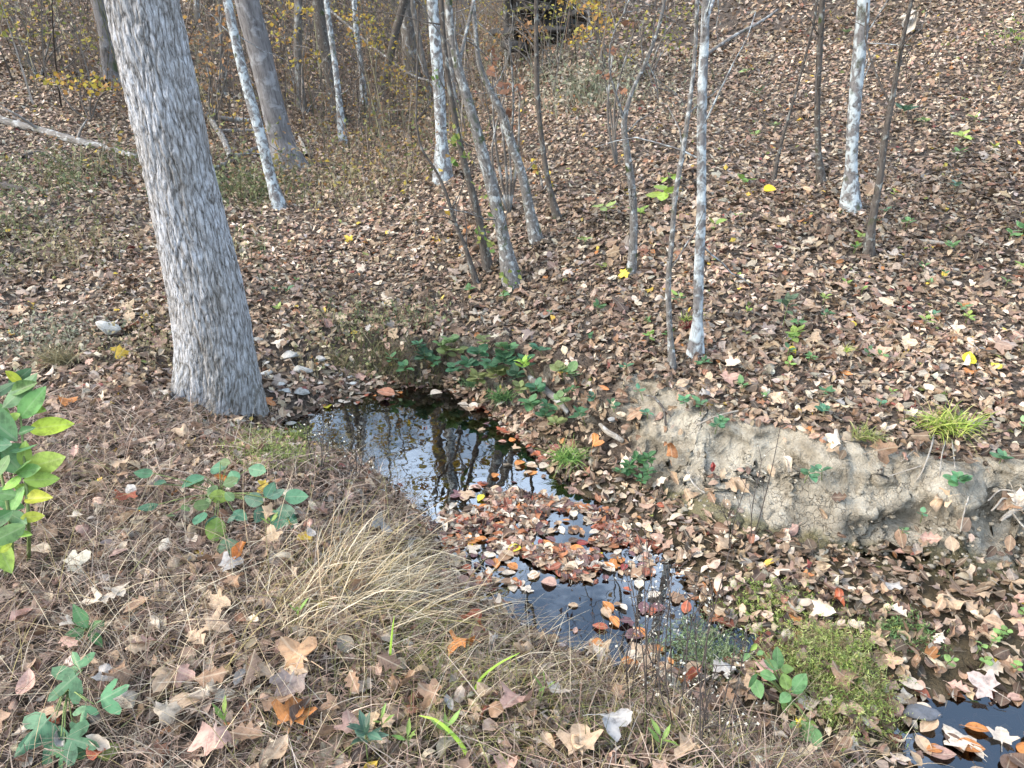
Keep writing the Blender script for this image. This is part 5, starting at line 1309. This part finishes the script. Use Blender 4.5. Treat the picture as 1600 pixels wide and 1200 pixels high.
seedling(1040, 322, 6, .13, .10, (.34, .46, .08), "bright yellow-green drooping leaf cluster behind the thin pale sapling", None, G_OV, "leafy_seedling", -.1, 1.2)
seedling(1045, 296, 4, .10, .10, (.30, .42, .08), "smaller yellow-green leaf cluster above the bright drooping one", None, G_OV, "leafy_seedling", -.1, 1.2)
seedling(948, 348, 8, .10, .12, (.34, .42, .14), "pale green leafy seedling left of the forked stem", None, G_OV, "leafy_seedling", .1)
seedling(1002, 352, 5, .10, .10, (.28, .40, .08), "green seedling at the right of the forked stem", None, G_OV, "leafy_seedling", .1)
seedling(1222, 515, 9, .07, .16, (.10, .16, .09), "tall grey-green seedling standing in litter behind the clay bank", None, G_LN, "leafy_seedling", .5, 1.4)
seedling(1240, 536, 7, .06, .05, (.24, .36, .08), "yellow-green low seedling at the foot of the tall grey-green one", None, G_OV, "leafy_seedling", .3)
BANK = "small green plant rooted on the lip of the clay bank"
for (px, py, n, ls, c) in [(1075, 636, 9, .045, (.12, .28, .14)), (1095, 642, 7, .045, (.12, .26, .12)), (1118, 672, 8, .045, (.10, .24, .12)), (1130, 664, 6, .035, (.12, .27, .12)), (1285, 654, 7, .045, (.10, .26, .15)), (1258, 748, 6, .045, (.10, .22, .12)), (1285, 744, 6, .04, (.10, .22, .12)), (1560, 726, 7, .045, (.11, .25, .12)), (1440, 810, 4, .03, (.12, .26, .14)), (1408, 838, 4, .03, (.12, .26, .12)), (960, 640, 5, .04, (.06, .15, .07)), (1012, 655, 4, .04, (.10, .25, .13)), (930, 630, 6, .04, (.06, .14, .08))]:
    seedling(px, py, n, ls, .03, c, f"{greenword(c)} {n}-leaved bank plant by the {landmark(P(px, py))}", "green plants on the clay bank's lip", G_RD, "bank_plant", .4, .9, "plant")
seedling(1490, 754, 12, .05, .02, (.13, .29, .13), "round green leaf rosette growing on the bare clay", None, G_RD, "leaf_rosette", .45, 1.0, "plant")
IVY = "clump of dark green round-leaved creeper on the bank behind the pool"
for (px, py, n, ls) in [(665, 565, 12, .05), (680, 575, 8, .045), (715, 545, 10, .05), (740, 580, 12, .05), (760, 565, 12, .055), (780, 595, 14, .055), (800, 575, 14, .055), (815, 600, 10, .05), (755, 600, 12, .05), (835, 580, 8, .05), (730, 560, 8, .05), (840, 645, 10, .05), (870, 650, 8, .045), (860, 665, 7, .045), (905, 600, 8, .05), (795, 555, 8, .05), (850, 560, 8, .05), (620, 570, 6, .045), (650, 550, 8, .045), (700, 560, 9, .045), (690, 548, 7, .04), (725, 590, 9, .045), (770, 545, 9, .045), (770, 580, 10, .05), (810, 560, 9, .045), (825, 620, 9, .045), (850, 620, 8, .045), (880, 590, 7, .045), (875, 675, 8, .04), (890, 640, 7, .04), (915, 660, 7, .04), (635, 585, 7, .045)]:
    seedling(px, py, n, ls * 1.3, .06, random.choice([(.07, .17, .085), (.11, .23, .10), (.055, .12, .065), (.16, .26, .10), (.20, .24, .09)]), f"{n}-leaved clump of green round-leaved creeper by the {landmark(P(px, py))}", "creeper clumps on the bank behind the pool", G_RD, "creeper_clump", .3, .95, "plant")
seedling(838, 590, 10, .06, .09, (.30, .46, .08), "bright yellow-green sprig on the bank behind the pool", None, G_LN, "leafy_sprig", .6, 1.5, "plant")
for (px, py) in [(985, 740), (1000, 730), (1015, 748), (970, 750), (1000, 765), (1020, 728)]:
    seedling(px, py, 11, .042, .04, random.choice([(.06, .16, .06), (.09, .2, .09)]), "dark green leafy clump at the leafy foot of the clay bank", "leafy clumps at the foot of the clay bank", G_OV, "creeper_clump", .3, 1.1, "plant")
for (px, py) in [(1530, 1040), (1555, 1005), (1565, 1000), (1475, 1040), (1525, 1020), (1575, 1050), (1545, 1012), (1590, 970)]:
    seedling(px, py, 4, .022, .03, (.22, .36, .11), "tiny clover-like plant among leaves right of the moss mat", "clover plants right of the moss mat", G_RD, "clover", .15, 1.3, "plant")
for (px, py) in [(430, 840), (700, 1170), (470, 980), (600, 1150), (840, 1110), (1030, 1190), (640, 1180), (360, 1150)]:
    seedling(px, py, 4, .05, .05, (.22, .34, .08), "tiny yellow-green shoot in the near bank's dry grass", "green shoots in the near bank's dry grass", G_LN, "shoot", .8, .8, "plant")
seedling(575, 1195, 14, .05, .10, (.10, .18, .12), "grey-green bushy sprig in the dry grass at the near edge", None, G_LN, "leafy_sprig", .7, 1.2, "plant")

def tuft(px, py, n, ln, wd, pal, label, spread=.03, out=1.0, name="grass_tuft", zb=.8, group=None):
    n = int(n * 1.8); base = P(px, py) + np.array([0, -.03, .035]); th = rg.uniform(0, 6.283, n); r = rg.uniform(.1, 1, n)
    d = unit(np.stack([np.cos(th) * r * out, np.sin(th) * r * out - .15, np.full(n, zb)], -1))
    mb = MB(); q = np.tile(base, (n, 1)) + rg.normal(0, 1, (n, 3)) * [spread, spread * .6, 0] - [0, 0, .01]
    c = np.array(pal)[rg.integers(0, len(pal), n)] * rg.uniform(.75, 1.2, (n, 1))
    ribbons(mb, q, d, rg.uniform(ln * .6, ln * 1.1, n), rg.uniform(wd * .8, wd * 1.4, n), rg.uniform(.25, .75, n), c, rg, 6)
    o = link(name, mb.mesh(name, base), M['grass'], loc=base, label=label, category="grass")
    if group: o["group"] = group
GP = [(.16, .30, .07), (.24, .38, .09), (.34, .44, .14), (.12, .24, .07)]
YP = [(.30, .40, .07), (.40, .44, .10), (.22, .32, .06), (.48, .46, .18)]
tuft(886, 722, 130, .17, .004, GP, "round green grass tuft at the pool's right edge")
tuft(1470, 672, 120, .20, .005, YP, "big yellow-green grass tuft overhanging the clay bank", .05, 1.3)
tuft(1345, 688, 60, .14, .004, [(.28, .30, .1), (.36, .32, .16), (.2, .25, .07)], "smaller faded grass tuft overhanging the clay bank", .03)
tuft(782, 626, 90, .16, .004, [(.10, .2, .07), (.16, .28, .09), (.07, .14, .06)], "dark green grass tuft among creeper behind the pool", .03, 1.2)
tuft(735, 606, 40, .12, .004, [(.10, .2, .09), (.16, .26, .12)], "small grey-green grass tuft at the waterline behind the pool", .02)
tuft(1070, 505, 26, .10, .004, YP, "yellow-green grass sprig beside the white-blotched sapling's foot", .015)
tuft(1318, 553, 14, .08, .004, YP, "tiny yellow-green grass sprig in litter behind the clay bank", .01)
tuft(1072, 516, 40, .08, .006, [(.14, .03, .03), (.2, .05, .04)], "dark red leafy sprig at the white-blotched sapling's foot", .02, 1, "red_sprig")
tuft(100, 570, 90, .22, .005, [(.24, .21, .12), (.3, .26, .15), (.18, .16, .09)], "dry tan grass tuft left of the big trunk", .05)
def blade(label, pix, yoff=0.0, w=.007, col=(.30, .46, .06)):
    g = P(*pix[0]); y0 = g[1]
    pts = [g - [0, 0, .01]] + [on_plane_y(a, b, y0 + .02 * i + yoff) for i, (a, b) in enumerate(pix[1:], 1)]
    fp, fr = resample(pts, np.full(len(pts), w), 14); fr = fr * np.sin(np.linspace(.9, math.pi - .05, 14)) ** .6
    t, U, W = frames(fp)
    s = np.cross(t, [0, -.6, .8]); s = unit(s)
    mb = MB(); V = np.stack([fp + s * fr[:, None] * .5, fp + np.cross(s, t) * fr[:, None] * .12, fp - s * fr[:, None] * .5], 1).reshape(-1, 3)
    i = np.arange(13)[:, None] * 3 + np.arange(2)[None]; F = np.stack([i, i + 1, i + 4, i + 3], -1).reshape(-1, 4)
    mb.add(V, [F], col); link("green_sedge", mb.mesh("green_sedge", g), M['grass'], loc=g, label=label, category="grass")
blade("long bright green grass blade arching over leaves at the near edge", [(738, 1200), (725, 1170), (705, 1145), (680, 1125), (655, 1118)], w=.010)
blade("upright green grass blade in the straw clump", [(608, 1055), (610, 1020), (613, 985), (616, 962)])
blade("slanting green grass blade below the pool's near shore", [(735, 1090), (750, 1062), (775, 1040), (812, 1020)])

# feathery moss / bedstraw mats
def mat_plant(name, label, pxs, n, spread, ln, pal, lsz):
    mb = MB(); cen = np.array([P(a, b) for a, b in pxs]); ix = rg.integers(0, len(cen), n)
    q = cen[ix] + rg.normal(0, 1, (n, 3)) * [spread, spread, 0]; q[:, 2] = np.maximum(height(q[:, 0], q[:, 1]), ZW)
    d = unit(np.stack([rg.normal(0, .6, n), rg.normal(0, .6, n) - .1, np.ones(n)], -1)); l = rg.uniform(*ln, n)
    c = np.array(pal)[rg.integers(0, len(pal), n)] * rg.uniform(.7, 1.25, (n, 1))
    ribbons(mb, q, d, l, np.full(n, .0018), rg.uniform(.1, .6, n), c * .8, rg, 3)
    for k in range(7):
        p_ = q + d * (l * (k + 1) / 7)[:, None] + [0, 0, 0]; p_[:, 2] -= .35 * l * ((k + 1) / 7) ** 2
        ribbons(mb, p_, unit(rg.normal(0, 1, (n, 3)) + [0, 0, .4]), rg.uniform(*lsz, n), np.full(n, .0034), np.full(n, .2), c, rg, 1)
    base = cen.mean(0)
    link(name, mb.mesh(name, base), M['grass'], loc=base, label=label, category="plant")
MG = [(.26, .34, .08), (.36, .42, .12), (.19, .27, .07), (.42, .45, .18)]
mat_plant("moss_mat", "feathery yellow-green mat of bedstraw on a hump in the creek bed", [(1240, 1030), (1280, 1030), (1320, 1050), (1350, 1060), (1290, 1070), (1330, 1100), (1310, 1080), (1250, 1050), (1350, 1100), (1280, 1000), (1330, 1010), (1310, 1040), (1300, 1110)], 1900, .06, (.04, .13), MG + [(.20, .15, .08), (.30, .26, .13)], (.008, .018))
mat_plant("feathery_weed", "yellow-green feathery weed patch at the big trunk's wet foot", [(400, 690), (430, 690), (460, 690), (440, 710), (415, 720), (385, 705), (470, 720)], 800, .05, (.04, .12), MG, (.008, .018))
mat_plant("feathery_weed", "pale green feathery weed growing among the dark seed stalks", [(1080, 1000), (1110, 1010), (1100, 1040), (1060, 1020), (1130, 1030)], 350, .05, (.04, .10), [(.22, .30, .14), (.28, .33, .18), (.14, .2, .09)], (.008, .018))
mat_plant("feathery_weed", "thin green feathery weed on wet leaves above the moss mat", [(1180, 950), (1210, 930), (1200, 960), (1230, 940)], 260, .05, (.03, .08), MG, (.008, .016))
mat_plant("feathery_weed", "sparse green feathery weed in the creek bed right of the moss mat", [(1390, 985), (1410, 975), (1400, 1000), (1430, 990)], 160, .04, (.03, .08), [(.12, .22, .08), (.2, .28, .1)], (.008, .016))

# dark dead stalks with pale seed specks
def stalks(px, py, tips, label, group=None):
    base = P(px, py); root = empty("seed_stalk", base, label, "weed", group); sm, fl = MB(), MB()
    for (tx, ty) in tips:
        e = on_plane_y(tx, ty, base[1] + rg.normal(.03, .05)); mid = (base + e) / 2 + rg.normal(0, .015, 3)
        pp, rr = resample([base - [0, 0, .02], mid, e], [.0024, .0018, .001], 9); v, f, u = tube(pp, rr, 5); sm.add(v, f, uv=u)
        for k in range(9):
            q = pp[rg.integers(3, 9)]; t2 = q + unit(rg.normal(0, 1, 3) + [0, 0, .6]) * rg.uniform(.03, .10)
            v, f, u = tube([q, (q + t2) / 2 + [0, 0, .004], t2], [.0012, .001, .0007], 4); sm.add(v, f, uv=u)
            n = rg.integers(1, 4); c = t2 + rg.normal(0, .008, (n, 3))
            scatter_leaves(fl, t_lo, c, unit(rg.normal(0, 1, (n, 3))), rg.uniform(.006, .012, n), np.tile((.62, .58, .48), (n, 1)), .6, rg)
    link("stem", sm.mesh("stem", base), M['stem_dark'], root); link("seed_fluff", fl.mesh("seed_fluff", base), M['grass'], root, kind="stuff")
DS = "dark dead weed stalk dotted with pale seed specks, rising before the dark water"
for (px, py, tips) in [(1010, 1130, [(1005, 860), (985, 900), (1030, 930)]), (1055, 1150, [(1050, 900), (1040, 960), (1075, 940)]), (1110, 1160, [(1115, 905), (1085, 960), (1150, 1000)]), (1095, 1195, [(1165, 1010), (1140, 860), (1120, 1040)]), (985, 1100, [(975, 880), (1000, 960)]), (1050, 1080, [(1045, 880), (1090, 900), (1020, 920)]), (1020, 1060, [(1060, 860), (1010, 840)])]:
    stalks(px, py, tips, DS, "dark seed stalks before the water")
stalks(555, 760, [(548, 660), (570, 680), (530, 690)], "grey dried flower stalk in front of the pool's left shore")
stalks(500, 745, [(490, 650), (505, 635), (520, 660), (478, 660)], "grey fluffy dried flower stalk at the big trunk's side of the pool")
stalks(1175, 850, [(1225, 640), (1190, 720)], "thin dark stalk leaning against the clay bank")
stalks(1140, 870, [(1120, 780), (1165, 760)], "thin dark twiggy stalk at the leafy foot of the clay bank")

# ------------------------------------------------------------------ individual leaves
rl = np.random.default_rng(131)
LK = {}
for kind, nice, n in (('maple', 'lobed', 8), ('ovate', 'oval', 8), ('oak', 'wavy-edged', 5), ('round', 'rounded', 5)):
    tp = make_templates([kind], n, 8, 3, 2.3, np.random.default_rng(141 + n + len(nice)), True)
    ms = []
    for (k, V, F, U) in tp:
        me = build_mesh("leaf_" + kind, V, F, None, U); me.materials.append(M['leaf']); ms.append((me, V))
    LK[nice] = ms
FLAT = {}
for kind, nice in (('maple', 'lobed'), ('ovate', 'oval'), ('round', 'rounded')):
    ms = []
    for (k, V, F, U) in make_templates([kind], 5, 8, 3, .35, np.random.default_rng(160 + len(nice)), True):
        me = build_mesh("floating_" + kind, V, F, None, U); me.materials.append(M['leaf']); ms.append((me, V))
    FLAT[nice] = ms
CN = {'tan': (.44, .31, .20), 'brown': (.27, .165, .10), 'dark brown': (.13, .08, .055), 'pale': (.60, .50, .39), 'rosy': (.44, .27, .21), 'orange': (.52, .20, .055), 'rust-red': (.36, .10, .05), 'yellow': (.68, .56, .05), 'grey': (.32, .30, .28), 'deep red': (.25, .045, .04), 'purple-brown': (.15, .075, .08)}
def place_single(name, pos, nrm, ms, size, color, label, group, tilt):
    me, V = ms[rl.integers(len(ms))]
    R = rot_basis(np.array([nrm]), rl.uniform(0, 6.283, 1), rl.uniform(0, 6.283, 1), np.abs(rl.normal(0, tilt, 1)))[0]
    lift = -(V @ R.T)[:, 2].min() * size * .6
    o = bpy.data.objects.new(name, me); COL.objects.link(o)
    o.matrix_world = Matrix.Translation((pos[0], pos[1], pos[2] + lift)) @ Matrix(R.tolist()).to_4x4() @ Matrix.Scale(size, 4)
    o.color = (*np.clip(np.array(color) * rl.uniform(.85, 1.15), 0, 1), 1)
    o["label"] = label; o["category"] = "leaf"
    if group: o["group"] = group
    return o
def where(p):
    x, y = p[0], p[1]
    db = float(sdf(BED, np.array([x]), np.array([y]))[0])
    if db < .02: return "on the wet creek bed by the moss mat" if x > .4 else "at the pool's edge"
    if y > 1.95 + .12 * (x - 1.2) and x > .1 and db < .36: return "on the clay bank's face"
    if x < .9 - .2 * (y - 1) and y < 3.1: return "in the near bank's dry grass"
    if x < -.5: return "on the flat beside the big trunk"
    return "on the slope above the clay bank"
cnt = 0
names = list(CN)
wts = np.array([.28, .22, .08, .16, .12, .02, .035, .012, .06, .008, .005]); wts /= wts.sum()
while cnt < 285:
    px, py = rl.uniform(-20, 1620), 480 + 720 * rl.uniform() ** .8
    g = P(px, py)
    if float(sdf(WAT, g[:1], g[1:2])[0]) < .02: continue
    nm = normals(g[:1], g[1:2])[0]
    if nm[2] < .62 and rl.uniform() < .75: continue
    if g[0] < .5 and rl.uniform() < .35: continue
    w = where(g); cn = names[rl.choice(len(names), p=wts)]; kn = rl.choice(['lobed', 'oval', 'wavy-edged', 'rounded'], p=[.42, .32, .14, .12])
    size = {'lobed': rl.uniform(.06, .108), 'oval': rl.uniform(.05, .095), 'wavy-edged': rl.uniform(.06, .10), 'rounded': rl.uniform(.04, .065)}[kn]
    g = g + nm * (.018 if 'grass' not in w else .045)
    lm_ = landmark(g)
    sz = 'large' if size > .095 else ('small' if size < .062 else 'mid-sized')
    place_single("fallen_leaf", g, nm, LK[kn], size, CN[cn], f"{sz} {cn} {kn} dry leaf by the {lm_}", f"{sz} {cn} {kn} leaves by the {lm_}", .4); cnt += 1
# singled out
def special(px, py, kn, size, c, label, tilt=.15, ms=None):
    g = P(px, py); nm = normals(g[:1], g[1:2])[0]; g = g + nm * .03
    place_single("fallen_leaf", g, unit(nm + np.array([0, -.35, .1])), (ms or FLAT)[kn], size, c, label, None, tilt)
special(1511, 571, 'rounded', .085, (.70, .58, .03), "brightest yellow rounded leaf on the slope above the clay bank")
special(1368, 566, 'lobed', .13, (.46, .29, .20), "large rosy-tan lobed leaf spread flat behind the clay bank's lip")
special(1560, 552, 'lobed', .12, (.44, .28, .19), "large tan lobed leaf beside the brightest yellow leaf")
special(1212, 634, 'lobed', .09, (.56, .40, .26), "pale star-shaped lobed leaf above the clay bank's left lip")
special(1200, 303, 'rounded', .10, (.75, .52, .03), "bright yellow leaf far up the slope near the slanting thin stem")
special(470, 1052, 'lobed', .12, (.44, .26, .14), "large crumpled tan lobed leaf in the dry grass", .5, LK)
special(455, 1095, 'lobed', .11, (.25, .19, .16), "ribbed folded grey-brown leaf under the crumpled tan one", .7, LK)
special(125, 895, 'lobed', .10, (.62, .55, .42), "bleached crumpled leaf in the dry grass near the broad-leaved weed", .6, LK)
special(1530, 1078, 'lobed', .10, (.44, .35, .31), "pale grey-pink lobed leaf at the water right of the moss mat")
special(605, 622, 'oval', .12, (.46, .20, .11), "long orange-red leaf at the pool's far left shore")
special(1050, 712, 'oval', .12, (.34, .15, .06), "rust-brown oval leaf on the clay beside the bare root", .3, LK)
special(1415, 52, 'rounded', .46, (.58, .52, .44), "big bleached curled leaf hung on the crooked dark stem's twig", .6, LK)
# floating rafts
def floaters(n, poly, names_, wt, label_where, grp, smin=.03, smax=.066):
    poly = np.array(poly); k = 0; tries = 0
    while k < n and tries < n * 30:
        tries += 1
        px, py = rl.uniform(poly[:, 0].min(), poly[:, 0].max()), rl.uniform(poly[:, 1].min(), poly[:, 1].max())
        if sdf(poly.astype(float), np.array([px]), np.array([py]))[0] > 0: continue
        g = on_plane_z(px, py, ZW)
        if h1(g[0], g[1]) > ZW + .03: continue
        g[2] = max(ZW + .002, h1(g[0], g[1])) + rl.uniform(0, .006)
        cn = names_[rl.choice(len(names_), p=np.array(wt) / sum(wt))]; kn = rl.choice(['lobed', 'oval', 'rounded'], p=[.12, .62, .26])
        sz = rl.uniform(smin, smax) * (1.5 if kn == 'lobed' else 1); sw = 'small' if sz < .042 else ('large' if sz > .06 else 'mid-sized')
        place_single("floating_leaf", g, (0, 0, 1), FLAT[kn], sz, CN[cn], f"{sw} {cn} {kn} leaf floating {label_where}", f"{sw} {cn} {kn} leaves floating {label_where}", .14); k += 1
RN = ['orange', 'rust-red', 'pale', 'tan', 'brown', 'purple-brown', 'dark brown', 'rosy', 'yellow', 'deep red']
floaters(190, [(695, 790), (760, 740), (830, 760), (940, 800), (1000, 850), (1010, 900), (930, 900), (820, 925), (720, 900), (690, 850)], RN, [.17, .10, .20, .12, .10, .12, .06, .09, .02, .03], "in the raft across the middle of the pool", "")
floaters(34, [(740, 660), (800, 670), (850, 700), (880, 750), (820, 745), (780, 710)], RN, [.12, .1, .26, .2, .12, .05, .06, .08, .02, 0], "under the bank at the pool's right corner", "")
floaters(22, [(480, 640), (560, 612), (610, 606), (640, 612), (600, 628), (520, 640)], RN, [.14, .08, .24, .2, .14, .05, .06, .08, .02, 0], "against the stony shore at the pool's far end", "")
floaters(8, [(660, 606), (720, 615), (760, 650), (720, 640)], RN, [.05, .05, .4, .3, .1, .0, .0, .1, 0, 0], "under the creeper-clad back bank", "", .05, .08)
floaters(34, [(880, 900), (1040, 880), (1090, 940), (1080, 1040), (980, 1040), (900, 1010)], RN, [.26, .12, .14, .12, .10, .10, .03, .1, .02, .02], "on the dark water before the seed stalks", "")
floaters(22, [(1370, 1100), (1480, 1095), (1620, 1090), (1640, 1220), (1460, 1210)], RN, [.24, .08, .14, .14, .14, .05, .08, .1, .08, 0], "on the dark water right of the moss mat", "", .05, .09)

# clods fallen from the clay face
cb = MB(); rc = np.random.default_rng(171)
proto = [boulder(np.random.default_rng(500 + i), (1, .8, .7), 1, 6) for i in range(6)]
m = 0
while m < 900:
    px, py = rc.uniform(1020, 1640), rc.uniform(690, 930)
    g = P(px, py); d_ = float(sdf(BED, g[:1], g[1:2])[0])
    m += 1
    if d_ < -.05 or d_ > .3: continue
    V, F = proto[m % 6]; s = .004 + .016 * rc.uniform() ** 3
    cb.add(V * s + g, [F], (1, 0, 0))
cl = link("clay_crumbs", cb.mesh("clay_crumbs", smooth=False), M['ground'], kind="stuff", label="small crumbs of pale clay fallen down the cut bank", category="clay")
